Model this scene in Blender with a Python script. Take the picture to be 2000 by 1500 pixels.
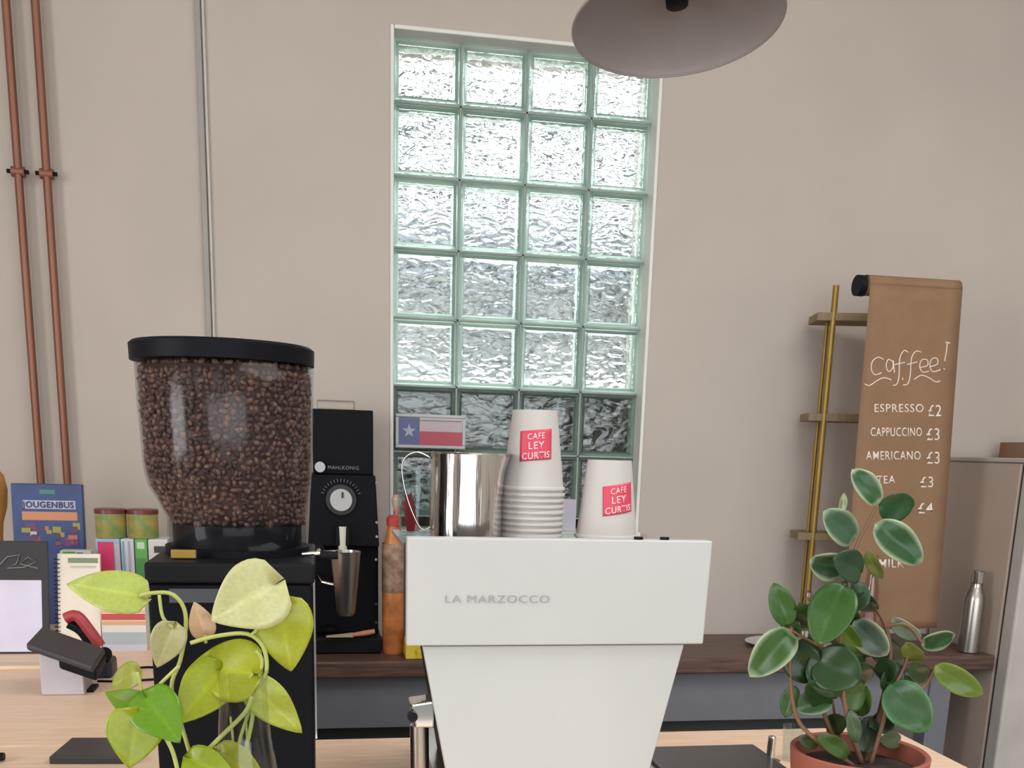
import bpy, bmesh, math, random
from mathutils import Vector, Matrix
random.seed(7)
for o in list(bpy.data.objects): bpy.data.objects.remove(o)
SC = bpy.context.scene
COL = SC.collection
V = Vector

# ------------------------------------------------------------ camera
CAMP = V((0, 0, 1.385))
F = V((0.18120066, 0.95792349, -0.22259585)); R = V((0.98335722, -0.17952595, 0.0279109)); U = V((0.01322523, 0.2239487, 0.9745112))
cam = bpy.data.cameras.new('camera'); camo = bpy.data.objects.new('camera', cam); COL.objects.link(camo)
m = Matrix((R, U, -F)).transposed().to_4x4(); m.translation = CAMP
camo.matrix_world = m
cam.sensor_width = 36; cam.lens = 36; cam.shift_y = 0.2915; cam.clip_start = 0.05
SC.camera = camo
# ------------------------------------------------------------ world, daylight, exposure
w = bpy.data.worlds.new('overcast_sky'); SC.world = w; w.use_nodes = True
bg = w.node_tree.nodes['Background']; bg.inputs[0].default_value = (0.93, 0.97, 1.0, 1); bg.inputs[1].default_value = 4.0
def area(name, loc, rot, sx, sy, power, col=(1, 1, 1)):
    l = bpy.data.lights.new(name, 'AREA'); l.shape = 'RECTANGLE'; l.size = sx; l.size_y = sy; l.energy = power; l.color = col
    o = bpy.data.objects.new(name, l); COL.objects.link(o); o.location = loc; o.rotation_euler = rot
    return o
area('daylight_front', (0.2, -3.9, 1.9), (math.radians(90), 0, 0), 5.0, 2.4, 20, (1.0, 0.97, 0.94))
area('daylight_left', (-3.15, -0.5, 1.9), (0, math.radians(-90), 0), 2.2, 1.4, 72, (1.0, 0.98, 0.96))
area('counter_fill', (1.6, .55, 3.42), (0, 0, 0), 2.2, 1.5, 34, (1.0, 0.97, 0.93))  # added fill from above in an invented ceiling opening, brightens the worktop
SC.view_settings.view_transform = 'Standard'; SC.view_settings.look = 'None'
SC.view_settings.exposure = -0.12; SC.view_settings.gamma = 1

# ------------------------------------------------------------ measuring helpers (photo measurements -> place in the room)
def ray(px, py): return F + R * ((px - 1000) / 2000) - U * ((py - 1333) / 2000)
def at(px, py, Y): d = ray(px, py); return CAMP + d * (Y / d.y)
def G(px, py, Z): d = ray(px, py); return CAMP + d * ((Z - CAMP.z) / d.z)

# ------------------------------------------------------------ materials
def lin(c):
    return tuple((x / 255 / 12.92) if x / 255 <= 0.04045 else ((x / 255 + 0.055) / 1.055) ** 2.4 for x in c) + (1,)
MATS = {}
def mat(name, rgb, rough=0.5, metal=0.0, noise=0.06, nscale=8, bump=0.0, stretch=(1, 1, 1), coat=0, trans=0, emis=None, spec=0.5, rgb2=None):
    if name in MATS: return MATS[name]
    M = bpy.data.materials.new(name); M.use_nodes = True; nt = M.node_tree; N = nt.nodes; L = nt.links
    b = N['Principled BSDF']; b.inputs['Roughness'].default_value = rough; b.inputs['Metallic'].default_value = metal
    b.inputs['Specular IOR Level'].default_value = spec
    if coat: b.inputs['Coat Weight'].default_value = coat; b.inputs['Coat Roughness'].default_value = 0.08
    tc = N.new('ShaderNodeTexCoord'); mp = N.new('ShaderNodeMapping'); mp.inputs['Scale'].default_value = stretch
    nz = N.new('ShaderNodeTexNoise'); nz.inputs['Scale'].default_value = nscale; nz.inputs['Detail'].default_value = 4
    L.new(tc.outputs['Object'], mp.inputs[0]); L.new(mp.outputs[0], nz.inputs['Vector'])
    cr = N.new('ShaderNodeValToRGB'); c = lin(rgb)
    c2 = lin(rgb2) if rgb2 else tuple(min(1, x * (1 + noise)) for x in c[:3]) + (1,)
    c1 = c if rgb2 else tuple(x * (1 - noise) for x in c[:3]) + (1,)
    cr.color_ramp.elements[0].position = 0.35; cr.color_ramp.elements[1].position = 0.65
    cr.color_ramp.elements[0].color = c1; cr.color_ramp.elements[1].color = c2
    L.new(nz.outputs['Fac'], cr.inputs[0]); L.new(cr.outputs[0], b.inputs['Base Color'])
    if bump:
        bp = N.new('ShaderNodeBump'); bp.inputs['Strength'].default_value = bump; bp.inputs['Distance'].default_value = 0.003
        L.new(nz.outputs['Fac'], bp.inputs['Height']); L.new(bp.outputs[0], b.inputs['Normal'])
    MATS[name] = M; return M
def attr_mat(name, rough=0.4, leaf=False, spec=0.5):
    M = bpy.data.materials.new(name); M.use_nodes = True; nt = M.node_tree; N = nt.nodes; L = nt.links
    b = N['Principled BSDF']; b.inputs['Roughness'].default_value = rough; b.inputs['Specular IOR Level'].default_value = spec
    a = N.new('ShaderNodeAttribute'); a.attribute_name = 'tint'
    nz = N.new('ShaderNodeTexNoise'); nz.inputs['Scale'].default_value = 60; nz.inputs['Detail'].default_value = 3
    mx = N.new('ShaderNodeMix'); mx.data_type = 'RGBA'; mx.blend_type = 'MULTIPLY'; mx.inputs[0].default_value = 0.5
    cr = N.new('ShaderNodeValToRGB'); cr.color_ramp.elements[0].color = (0.7, 0.7, 0.7, 1); cr.color_ramp.elements[0].position = 0.3; cr.color_ramp.elements[1].position = 0.7
    L.new(nz.outputs['Fac'], cr.inputs[0]); L.new(a.outputs['Color'], mx.inputs[6]); L.new(cr.outputs[0], mx.inputs[7])
    L.new(mx.outputs[2], b.inputs['Base Color'])
    if leaf:
        tr = N.new('ShaderNodeBsdfTranslucent'); ms = N.new('ShaderNodeMixShader'); ms.inputs[0].default_value = 0.25
        L.new(mx.outputs[2], tr.inputs[0]); L.new(b.outputs[0], ms.inputs[1]); L.new(tr.outputs[0], ms.inputs[2])
        L.new(ms.outputs[0], N['Material Output'].inputs[0])
    MATS[name] = M; return M
def thin_glass(name, tint=(245, 250, 250), rough=0.02, refl=1.0):
    M = bpy.data.materials.new(name); M.use_nodes = True; nt = M.node_tree; N = nt.nodes; L = nt.links
    t = N.new('ShaderNodeBsdfTransparent'); t.inputs[0].default_value = lin(tint)
    g = N.new('ShaderNodeBsdfGlossy'); g.inputs['Roughness'].default_value = rough
    lw = N.new('ShaderNodeLayerWeight'); lw.inputs['Blend'].default_value = 0.5
    f = N.new('ShaderNodeMath'); f.operation = 'POWER'; f.inputs[1].default_value = 5; L.new(lw.outputs['Facing'], f.inputs[0])
    mu = N.new('ShaderNodeMath'); mu.operation = 'MULTIPLY_ADD'; mu.inputs[1].default_value = 0.9 * refl; mu.inputs[2].default_value = 0.045 * refl; mu.use_clamp = True
    nz = N.new('ShaderNodeTexNoise'); nz.inputs['Scale'].default_value = 12
    bp = N.new('ShaderNodeBump'); bp.inputs['Strength'].default_value = 0.08; bp.inputs['Distance'].default_value = 0.002
    L.new(nz.outputs['Fac'], bp.inputs['Height']); L.new(bp.outputs[0], g.inputs['Normal'])
    ms = N.new('ShaderNodeMixShader'); L.new(f.outputs[0], mu.inputs[0]); L.new(mu.outputs[0], ms.inputs[0]); L.new(t.outputs[0], ms.inputs[1]); L.new(g.outputs[0], ms.inputs[2])
    L.new(ms.outputs[0], N['Material Output'].inputs[0]); MATS[name] = M; return M
def block_glass():
    M = bpy.data.materials.new('wavy_block_glass'); M.use_nodes = True; nt = M.node_tree; N = nt.nodes; L = nt.links
    g = N.new('ShaderNodeBsdfGlass'); g.inputs['IOR'].default_value = 1.4; g.inputs['Roughness'].default_value = 0.02; g.inputs[0].default_value = (0.98, 1.0, 0.995, 1)
    tc = N.new('ShaderNodeTexCoord'); mp = N.new('ShaderNodeMapping'); mp.inputs['Scale'].default_value = (1, 1, 1.8)
    nz = N.new('ShaderNodeTexNoise'); nz.inputs['Scale'].default_value = 17; nz.inputs['Detail'].default_value = 1.2; nz.inputs['Distortion'].default_value = 0.8
    bp = N.new('ShaderNodeBump'); bp.inputs['Strength'].default_value = 1.0; bp.inputs['Distance'].default_value = 0.0055
    L.new(tc.outputs['Object'], mp.inputs[0]); L.new(mp.outputs[0], nz.inputs['Vector'])
    L.new(nz.outputs['Fac'], bp.inputs['Height']); L.new(bp.outputs[0], g.inputs['Normal'])
    L.new(g.outputs[0], N['Material Output'].inputs[0]); return M
def block_edge():
    M = bpy.data.materials.new('green_block_edge'); M.use_nodes = True; nt = M.node_tree; N = nt.nodes; L = nt.links
    t = N.new('ShaderNodeBsdfTranslucent'); t.inputs[0].default_value = lin((240, 252, 246))
    g = N.new('ShaderNodeBsdfGlass'); g.inputs[0].default_value = lin((240, 252, 246)); g.inputs['IOR'].default_value = 1.15; g.inputs['Roughness'].default_value = 0.1
    nz = N.new('ShaderNodeTexNoise'); nz.inputs['Scale'].default_value = 30
    ms = N.new('ShaderNodeMixShader'); ms.inputs[0].default_value = .42; L.new(t.outputs[0], ms.inputs[1]); L.new(g.outputs[0], ms.inputs[2])
    L.new(ms.outputs[0], N['Material Output'].inputs[0]); return M
WALL = mat('painted_plaster', (185, 175, 166), 0.85, noise=0.03, nscale=2.5, bump=0.05)
WHITE = mat('white_trim_paint', (222, 222, 216), 0.5, noise=0.02)
OAK = mat('pale_oak', (224, 190, 160), 0.4, nscale=14, stretch=(1, 14, 6), rgb2=(238, 208, 180), bump=0.03)
WALNUT = mat('dark_walnut', (72, 52, 46), 0.45, nscale=10, stretch=(1, 12, 10), rgb2=(104, 78, 66), bump=0.1)
GREYP = mat('grey_cabinet_paint', (114, 115, 122), 0.6, noise=0.04)
DARK = mat('black_plastic', (20, 20, 24), 0.5, noise=0.1, spec=.15)
BLK = mat('black_enamel', (15, 16, 22), 0.5, noise=0.1, spec=.1)
DGREY = mat('dark_grey_rubber', (48, 48, 52), 0.6, noise=0.08)
MWHITE = mat('white_powder_coat', (186, 188, 187), 0.45, noise=0.015, spec=.3)
STEEL = mat('polished_steel', (205, 202, 198), 0.12, 1.0, noise=0.10, nscale=70, stretch=(1, 1, 0.03), bump=.5)
BSTEEL = mat('brushed_steel', (178, 172, 166), 0.28, 1.0, noise=0.06, nscale=40, stretch=(1, 1, 0.05))
CHROME = mat('chrome', (225, 228, 230), 0.06, 1.0, noise=0.02)
COPPER = mat('copper', (140, 96, 78), 0.5, 0.6, noise=0.12, nscale=5, stretch=(1, 1, 0.3))
BRASS = mat('brass', (158, 128, 62), 0.45, 0.6, noise=0.1)
KRAFT = mat('kraft_paper', (136, 105, 78), 0.8, noise=0.05, nscale=12, bump=0.1)
CHALK = mat('chalk_white', (232, 218, 206), 0.8)
TERRA = mat('terracotta', (152, 86, 70), 0.75, noise=0.1, bump=0.1)
SOIL = mat('dark_soil', (54, 38, 34), 0.95, noise=0.4, nscale=60, bump=0.8)
CUPW = mat('white_card', (188, 183, 179), 0.55, noise=0.01)
REDP = mat('red_print', (206, 62, 84), 0.5, noise=0.05)
PINKW = mat('pale_print', (246, 206, 210), 0.5)
SHADE = mat('grey_lamp_enamel', (164, 156, 154), 0.55, noise=0.03)
MORTAR = mat('pale_mortar', (150, 160, 156), 0.8)
BGLASS = block_glass(); BEDGE = block_edge()
CLEAR = thin_glass('clear_glass'); HOPG = thin_glass('hopper_plastic', (236, 237, 240), 0.10, .28)
LEAF = attr_mat('leaf_tissue', 0.33, True); PRINT = attr_mat('printed_card', 0.45)
STEM = mat('green_stem', (170, 178, 96), 0.5); BSTEM = mat('brown_stem', (116, 84, 62), 0.6)

# ------------------------------------------------------------ object helpers
BASE = {}
def tag(o, label=None, cat=None, group=None, kind=None):
    if label: o['label'] = label
    if cat: o['category'] = cat
    if group: o['group'] = group
    if kind: o['kind'] = kind
    return o
def thing(name, label, cat, loc, group=None):
    o = bpy.data.objects.new(name, None); COL.objects.link(o); o.location = loc; o.empty_display_size = 0.05
    BASE[o.name] = V(loc); return tag(o, label, cat, group)
class MB:
    def __init__(s): s.v = []; s.f = []; s.c = []
    def add(s, vs, fs, col=None):
        n = len(s.v); s.v += [V(p) for p in vs]; s.f += [tuple(i + n for i in f) for f in fs]; s.c += [col or (1, 1, 1, 1)] * len(vs); return s
    def box(s, a, b, col=None):
        x0, y0, z0 = a; x1, y1, z1 = b
        return s.add([(x0, y0, z0), (x1, y0, z0), (x1, y1, z0), (x0, y1, z0), (x0, y0, z1), (x1, y0, z1), (x1, y1, z1), (x0, y1, z1)],
                     [(3, 2, 1, 0), (4, 5, 6, 7), (0, 1, 5, 4), (1, 2, 6, 5), (2, 3, 7, 6), (3, 0, 4, 7)], col)
    def hexa(s, p, col=None):   # 8 corners in box order
        return s.add(p, [(3, 2, 1, 0), (4, 5, 6, 7), (0, 1, 5, 4), (1, 2, 6, 5), (2, 3, 7, 6), (3, 0, 4, 7)], col)
    def rings(s, rings, n=40, cap=(True, True), col=None):   # rings: (cx, cy, z, rx, ry) stacked, or list of point lists
        base = []; 
        for r in rings:
            if isinstance(r, list): base += r
            else:
                cx, cy, z, rx, ry = r
                base += [(cx + rx * math.cos(2 * math.pi * k / n), cy + ry * math.sin(2 * math.pi * k / n), z) for k in range(n)]
        fs = []
        m_ = len(rings)
        for i in range(m_ - 1):
            for k in range(n):
                a = i * n + k; b = i * n + (k + 1) % n
                fs.append((a, b, b + n, a + n))
        if cap[0]: fs.append(tuple(range(n))[::-1])
        if cap[1]: fs.append(tuple(range((m_ - 1) * n, m_ * n)))
        return s.add(base, fs, col)
    def lathe(s, c, prof, n=40, cap=(True, True), col=None):
        return s.rings([(c[0], c[1], c[2] + z, r, r) for r, z in prof], n, cap, col)
    def tube(s, pts, r, n=10, col=None, cap=True):
        pts = [V(p) for p in pts]; rs = r if isinstance(r, (list, tuple)) else [r] * len(pts)
        rings = []; up = V((0, 0, 1))
        prev = None
        for i, p in enumerate(pts):
            d = (pts[min(i + 1, len(pts) - 1)] - pts[max(i - 1, 0)]).normalized()
            if prev is None:
                a = d.orthogonal().normalized()
            else:
                a = (prev - d * prev.dot(d)).normalized()
            prev = a; b = d.cross(a)
            rings.append([tuple(p + (a * math.cos(2 * math.pi * k / n) + b * math.sin(2 * math.pi * k / n)) * rs[i]) for k in range(n)])
        return s.rings(rings, n, (cap, cap), col)
    def build(s, name, M, parent=None, smooth=False, bevel=0, solid=0, sub=0):
        if parent is not None: off = BASE[parent.name]
        else:
            xs = [p.x for p in s.v]; ys = [p.y for p in s.v]; zs = [p.z for p in s.v]
            off = V(((min(xs) + max(xs)) / 2, (min(ys) + max(ys)) / 2, min(zs)))
        me = bpy.data.meshes.new(name); me.from_pydata([tuple(p - off) for p in s.v], [], s.f); me.update()
        bm = bmesh.new(); bm.from_mesh(me)
        if not getattr(s, 'norecalc', False): bmesh.ops.recalc_face_normals(bm, faces=bm.faces)
        bm.to_mesh(me); bm.free()
        at_ = me.color_attributes.new('tint', 'FLOAT_COLOR', 'POINT')
        for i, c in enumerate(s.c): at_.data[i].color = c
        me.materials.append(M)
        o = bpy.data.objects.new(name, me); COL.objects.link(o)
        if parent is not None: o.parent = parent; BASE[o.name] = off
        else: o.location = off; BASE[o.name] = off
        if smooth:
            for p in me.polygons: p.use_smooth = True
            if smooth == 'auto':
                md = o.modifiers.new('edge', 'EDGE_SPLIT'); md.split_angle = math.radians(35)
        if solid:
            md = o.modifiers.new('solid', 'SOLIDIFY'); md.thickness = solid; md.offset = 0
        if bevel:
            md = o.modifiers.new('bevel', 'BEVEL'); md.width = bevel; md.segments = 3; md.limit_method = 'ANGLE'
            md.harden_normals = False
        if sub:
            md = o.modifiers.new('sub', 'SUBSURF'); md.levels = sub; md.render_levels = sub
        return o
def P(name, mb, M, parent, label=None, **k):
    o = mb.build(name, M, parent, **k)
    if label: o['label'] = label
    return o
def T(name, mb, M, label, cat, group=None, kind=None, **k):
    return tag(mb.build(name, M, None, **k), label, cat, group, kind)
def S(name, mb, M, parent=None, **k):
    o = mb.build(name, M, parent, **k)
    if parent is None: o['kind'] = 'structure'
    return o
def spline(pts, n=6):
    pts = [V(p) for p in pts]; q = [pts[0]] + pts + [pts[-1]]; out = []
    for i in range(1, len(q) - 2):
        for k in range(n):
            t = k / n; a, b, c, d = q[i - 1], q[i], q[i + 1], q[i + 2]
            out.append(0.5 * ((2 * b) + (c - a) * t + (2 * a - 5 * b + 4 * c - d) * t * t + (3 * b - 3 * c + d - a) * t ** 3))
    out.append(pts[-1]); return out
def text_mesh(txt, size, M, name, parent, place, thick=0.0004, bold=0.0, width=None, align='LEFT', label=None):
    cu = bpy.data.curves.new(name, 'FONT'); cu.body = txt; cu.size = size; cu.offset = bold; cu.resolution_u = 3; cu.space_character = 1.1; cu.align_x = align
    o = bpy.data.objects.new(name, cu); COL.objects.link(o); bpy.context.view_layer.update()
    me = bpy.data.meshes.new_from_object(o.evaluated_get(bpy.context.evaluated_depsgraph_get()))
    bpy.data.objects.remove(o)
    xs = [v.co.x for v in me.vertices]; k = 1
    if width and xs: k = width / (max(xs) - min(xs))
    off = BASE[parent.name]
    for v in me.vertices: v.co = V(place(v.co.x * k, v.co.y)) - off
    me.materials.clear(); me.materials.append(M)
    r = bpy.data.objects.new(name, me); COL.objects.link(r); r.parent = parent
    if thick:
        md = r.modifiers.new('solid', 'SOLIDIFY'); md.thickness = thick; md.offset = 0
    if label: r['label'] = label
    return r

# ------------------------------------------------------------ room shell
WY = 3.26; CEIL = 3.35; XL, XR, YF = -3.25, 3.6, -4.0
wx0, wx1, wz0, wz1 = 0.223, 1.012, 1.125, 2.537; t = .012
S('wall_back', MB().box((XL, WY, 0), (wx0 - t, WY + 0.25, CEIL)).box((wx1 + t, WY, 0), (XR, WY + 0.25, CEIL)).box((wx0 - t, WY, 0), (wx1 + t, WY + 0.25, wz0 - .02)).box((wx0 - t, WY, wz1 + t), (wx1 + t, WY + 0.25, CEIL)), WALL)
S('floor', MB().box((XL, YF, -0.1), (XR, WY + .25, 0)), mat('grey_concrete', (128, 124, 120), 0.6, noise=0.1, nscale=3))
SX0, SX1, SY0, SY1 = .5, 2.7, -.2, 1.3   # ceiling opening added to let more light down on the counter
S('ceiling', MB().box((XL, YF, CEIL), (SX0, WY + .25, CEIL + 0.1)).box((SX1, YF, CEIL), (XR, WY + .25, CEIL + 0.1)).box((SX0, YF, CEIL), (SX1, SY0, CEIL + 0.1)).box((SX0, SY1, CEIL), (SX1, WY + .25, CEIL + 0.1)), mat('ceiling_paint', (225, 222, 216), 0.9))
S('wall_right', MB().box((XR, YF, 0), (XR + 0.15, WY + .25, CEIL)), WALL)
S('wall_left', MB().box((XL - .15, YF, 0), (XL, -1.2, CEIL)).box((XL - .15, 0.2, 0), (XL, WY + .25, CEIL)).box((XL - .15, -1.2, 0), (XL, 0.2, 0.8)).box((XL - .15, -1.2, 3.0), (XL, 0.2, CEIL)), WALL)
S('wall_front', MB().box((XL, YF - .15, 0), (-2.1, YF, CEIL)).box((2.9, YF - .15, 0), (XR, YF, CEIL)).box((-2.1, YF - .15, 0), (2.9, YF, 0.7)).box((-2.1, YF - .15, 3.1), (2.9, YF, CEIL)), WALL)
# glass block window
GY = 3.315
win = thing('window_1', None, None, ((wx0 + wx1) / 2, GY, wz0)); win['kind'] = 'structure'
rows = [(2.5365, 2.367), (2.367, 2.167), (2.167, 1.967), (1.967, 1.767), (1.767, 1.567), (1.567, 1.367), (1.367, 1.167)]
pane = MB(); pane.norecalc = True; edge = MB(); mort = MB(); pane.norecalc = False
for zt, zb in rows:
    for c in range(4):
        x0 = wx0 + .2 * c + .0025; x1 = min(x0 + .195, wx1 - .0015); a, b = zb + .0025, zt - .0025; i = .015
        pane.box((x0 + i, GY + .004, a + i), (x1 - i, GY + .012, b - i))
        pane.box((x0 + i, GY + .062, a + i), (x1 - i, GY + .070, b - i))
        # moulded frame: outer ring with sloping faces, front and back
        for y0, y1, s in ((GY, GY + .010, 1), (GY + .074, GY + .064, -1)):
            o_ = [(x0, a), (x1, a), (x1, b), (x0, b)]; n_ = [(x0 + i, a + i), (x1 - i, a + i), (x1 - i, b - i), (x0 + i, b - i)]
            vs = [(x, y0 + .003 * s, z) for x, z in o_] + [(x + (.006 if x < (x0 + x1) / 2 else -.006), y0, z + (.006 if z < (a + b) / 2 else -.006)) for x, z in o_] + [(x, y1, z) for x, z in n_]
            fs = []
            for k in range(4):
                l = (k + 1) % 4; fs += [(k, l, l + 4, k + 4), (k + 4, l + 4, l + 8, k + 8)]
            edge.add(vs, fs)
        # side shell
        for q in range(4):
            o_ = [(x0 + i * .4, a + i * .4), (x1 - i * .4, a + i * .4), (x1 - i * .4, b - i * .4), (x0 + i * .4, b - i * .4)]
            l = (q + 1) % 4
            edge.add([(o_[q][0], GY + .008, o_[q][1]), (o_[l][0], GY + .008, o_[l][1]), (o_[l][0], GY + .068, o_[l][1]), (o_[q][0], GY + .068, o_[q][1])], [(0, 1, 2, 3)])
for c in range(1, 4): mort.box((wx0 + .2 * c - .0026, GY - .001, wz0), (wx0 + .2 * c + .0026, GY + .078, wz1))
for zt, zb in rows: mort.box((wx0, GY - .001, zb - .0026), (wx1, GY + .078, zb + .0026))
P('glass_pane', pane, BGLASS, win); P('block_edge', edge, BEDGE, win, 'pale green moulded rim of the glass blocks'); P('mortar_joint', mort, MORTAR, win)
fr = MB()
fr.box((wx0 - t + .0004, WY - .004, wz0 - .018), (wx0 - .0004, GY + .078, wz1 + t - .0004)).box((wx1 + .0004, WY - .004, wz0 - .018), (wx1 + t - .0004, GY + .078, wz1 + t - .0004))
fr.box((wx0, WY - .004, wz1 + .0004), (wx1, GY + .078, wz1 + t - .0004)).box((wx0 - t + .0004, WY - .03, wz0 - .0196), (wx1 + t - .0004, GY + .08, wz0 + .005))
P('window_frame', fr, WHITE, win, bevel=.003)
# outside, seen blurred through the blocks
bld = thing('building', 'grey building outside, seen blurred through the glass blocks', 'building', (1.5, 12, 0))
P('wall', MB().box((-8, 12, 0), (12, 16, 3.2)), mat('grey_render', (120, 120, 118), 0.9), bld)
P('roof', MB().hexa([(-8.3, 11.6, 3.2), (12.3, 11.6, 3.2), (12.3, 16.3, 3.2), (-8.3, 16.3, 3.2), (-8, 13.5, 4.1), (12, 13.5, 4.1), (12, 14.5, 4.1), (-8, 14.5, 4.1)]), mat('dark_slate', (72, 76, 82), 0.8), bld)
for k in range(9):
    P('window', MB().box((-6.5 + k * 2.0, 11.95, 1.5), (-5.6 + k * 2.0, 12.0, 2.7)), mat('dark_window', (58, 62, 68), 0.3), bld)
T('boundary_wall', MB().box((-8, 8.0, 0), (12, 8.2, 1.9)), mat('pale_render', (235, 235, 228), 0.9), 'pale low wall outside behind the lower glass blocks', 'wall')
T('dark_board', MB().box((wx0 - .2, WY + .251, 0), (wx1 + .2, WY + .30, 1.566)).box((wx0 + .0, GY + .082, 1.556), (wx1 - .0, WY + .251, 1.566)), mat('dark_board_paint', (38, 38, 38), 0.8, noise=.3, nscale=12), 'dark board outside covering the lowest rows of glass blocks', 'board')
for py_, zz_ in ((186, .05), (268, .07), (372, .05)):  # invented beams, placed so the upper blocks refract dark wavy lines
    c_ = at(1000, py_, 8.4)
    T('added_beam', MB().box((-6, 8.4, c_.z - zz_), (12, 8.5, c_.z + zz_)), mat('dark_beam_paint', (60, 62, 64), .8), {186: 'highest added dark beam outside, a wavy line through the top row of glass blocks', 268: 'middle added dark beam outside, wavy through the second row of glass blocks', 372: 'lowest added dark beam outside, wavy through the third row of glass blocks'}[py_], 'beam', 'added beams outside the window')
S('ground', MB().box((-20, WY + .25, -.2), (20, 30, -.1)), mat('pale_paving', (190, 188, 184), 0.9))

# pipes and conduit on the wall
def pipe(x, lab):
    t_ = thing('copper_pipe', lab, 'pipe', (x, WY - .03, 0.2), 'copper pipes on the wall')
    P('tube', MB().tube([(x, WY - .03, .2), (x, WY - .03, CEIL)], .011, 14), COPPER, t_, smooth='auto')
    for z in (0.95, 2.083, 3.1):
        cl = P('pipe_clip', MB().tube([(x - .017, WY - .03, z), (x + .017, WY - .03, z)], .0135, 12).tube([(x, WY - .03, z), (x, WY, z)], .006, 8), COPPER, t_, smooth='auto')
        for a, b in ((-.028, -.016), (.016, .028)): P('screw', MB().tube([(x + a, WY - .034, z), (x + b, WY - .034, z)], .0055, 8), DARK, cl, 'dark clip screw')
pipe(-0.800, 'left of the two vertical copper pipes on the wall')
pipe(-0.727, 'right of the two vertical copper pipes on the wall')
cd = thing('cable_conduit', 'grey cable conduit running down the wall behind the bean hopper', 'conduit', (-.315, WY - .012, .9))
P('conduit_channel', MB().box((-.322, WY - .014, .9), (-.307, WY, CEIL)), mat('grey_pvc', (150, 148, 144), 0.5), cd, bevel=.002)
P('cable', MB().tube([(-.303, WY - .006, .9), (-.3, WY - .006, 2.0), (-.301, WY - .006, CEIL)], .004, 8), mat('white_pvc', (196, 192, 186), 0.5), cd)

# ------------------------------------------------------------ pendant lamp
LC = V((0.650, 2.0, 2.1465)); tilt = Matrix.Rotation(math.radians(-2.6), 3, 'Y') @ Matrix.Rotation(math.radians(-8.5), 3, 'X')
lamp = thing('pendant_lamp', 'wide shallow grey pendant lamp hanging above the coffee machine', 'lamp', LC)
LR = .955
prof = [(.2, 0), (.199, .004), (.19, .014), (.165, .032), (.125, .05), (.075, .063), (.03, .07), (.022, .078)]
prof = [(a * LR, b) for a, b in prof]
sh = MB().lathe((0, 0, 0), prof, 72, (False, False)); sh.v = [LC + tilt @ p for p in sh.v]
P('lamp_shade', sh, SHADE, lamp, smooth=True, solid=.002)
rm = MB(); rm.rings([[tuple(LC + tilt @ V(((.2 * LR + .0022 * math.cos(a)) * math.cos(b), (.2 * LR + .0022 * math.cos(a)) * math.sin(b), .0022 * math.sin(a)))) for b in [2 * math.pi * k / 72 for k in range(72)]] for a in [2 * math.pi * j / 8 for j in range(9)]], 72, (False, False))
P('shade_rim', rm, SHADE, lamp, smooth=True)
sk = MB().lathe((0, 0, 0), [(.012, .03), (.02, .032), (.022, .06), (.022, .11), (.01, .118)], 24); sk.v = [LC + tilt @ p for p in sk.v]
P('bulb_socket', sk, DARK, lamp, smooth='auto')
top = LC + tilt @ V((0, 0, .116))
P('cord', MB().tube([top, V((top.x, top.y, CEIL))], .003, 8), DARK, lamp)

# ------------------------------------------------------------ front counter
ct = thing('service_counter', 'pale oak topped service counter carrying the white coffee machine', 'counter', (-.2, 1.3, 0))
P('worktop', MB().box((-1.7, .55, .86), (1.031, 1.685, .9)).box((-1.7, 1.685, .86), (-.2, 3.22, .9)), OAK, ct, bevel=.003)
P('counter_body', MB().box((-1.65, .6, .0), (.98, 1.62, .86)).box((-1.65, 1.62, 0), (-.26, 3.2, .86)), GREYP, ct)

# ------------------------------------------------------------ back bench
bn = thing('back_bench', 'grey painted bench with dark walnut top against the back wall', 'bench', (1.0, 3.04, 0))
P('bench_top', MB().box((-.19, 2.845, .742), (2.09, 3.25, .79)), WALNUT, bn, bevel=.006)
P('apron', MB().box((-.12, 2.89, .585), (1.90, 2.91, .742)), GREYP, bn)
for x, y in ((-.12, 2.88), (1.90, 2.88), (-.12, 3.17), (1.90, 3.17)):
    P('leg', MB().box((x, y, 0), (x + .075, y + .06, .742)), GREYP, bn, bevel=.002)
P('side_apron', MB().box((1.93, 2.94, .585), (1.95, 3.17, .742)), GREYP, bn)
P('lower_panel', MB().box((-.1, 2.93, .1), (1.62, 2.945, .5848)), mat('charcoal_panel', (58, 58, 60), .7), bn)

# ------------------------------------------------------------ fridge and carton
fg = thing('fridge', 'tall light grey fridge at the right end of the bench', 'fridge', (2.4, 3.05, 0))
FG = mat('fridge_grey', (186, 168, 154), 0.45, noise=0.02)
P('cabinet', MB().box((2.102, 2.86, .03), (2.72, 3.24, 1.385)), FG, fg, bevel=.006)
P('top_panel', MB().box((2.099, 2.835, 1.386), (2.725, 3.245, 1.40)), mat('pale_grey_edge', (186, 178, 170), 0.4), fg, bevel=.003)
P('gasket', MB().box((2.108, 2.848, .06), (2.71, 2.86, 1.38)), DGREY, fg, 'dark door gasket')
P('door', MB().box((2.100, 2.79, .06), (2.72, 2.848, 1.384)), mat('fridge_door', (190, 184, 178), 0.35), fg, bevel=.008)
T('cardboard_carton', MB().box((2.26, 2.93, 1.4005), (2.62, 3.2, 1.452)), mat('brown_card', (138, 104, 82), 0.8), 'flat brown cardboard carton lying on top of the grey fridge', 'box', bevel=.002)

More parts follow.
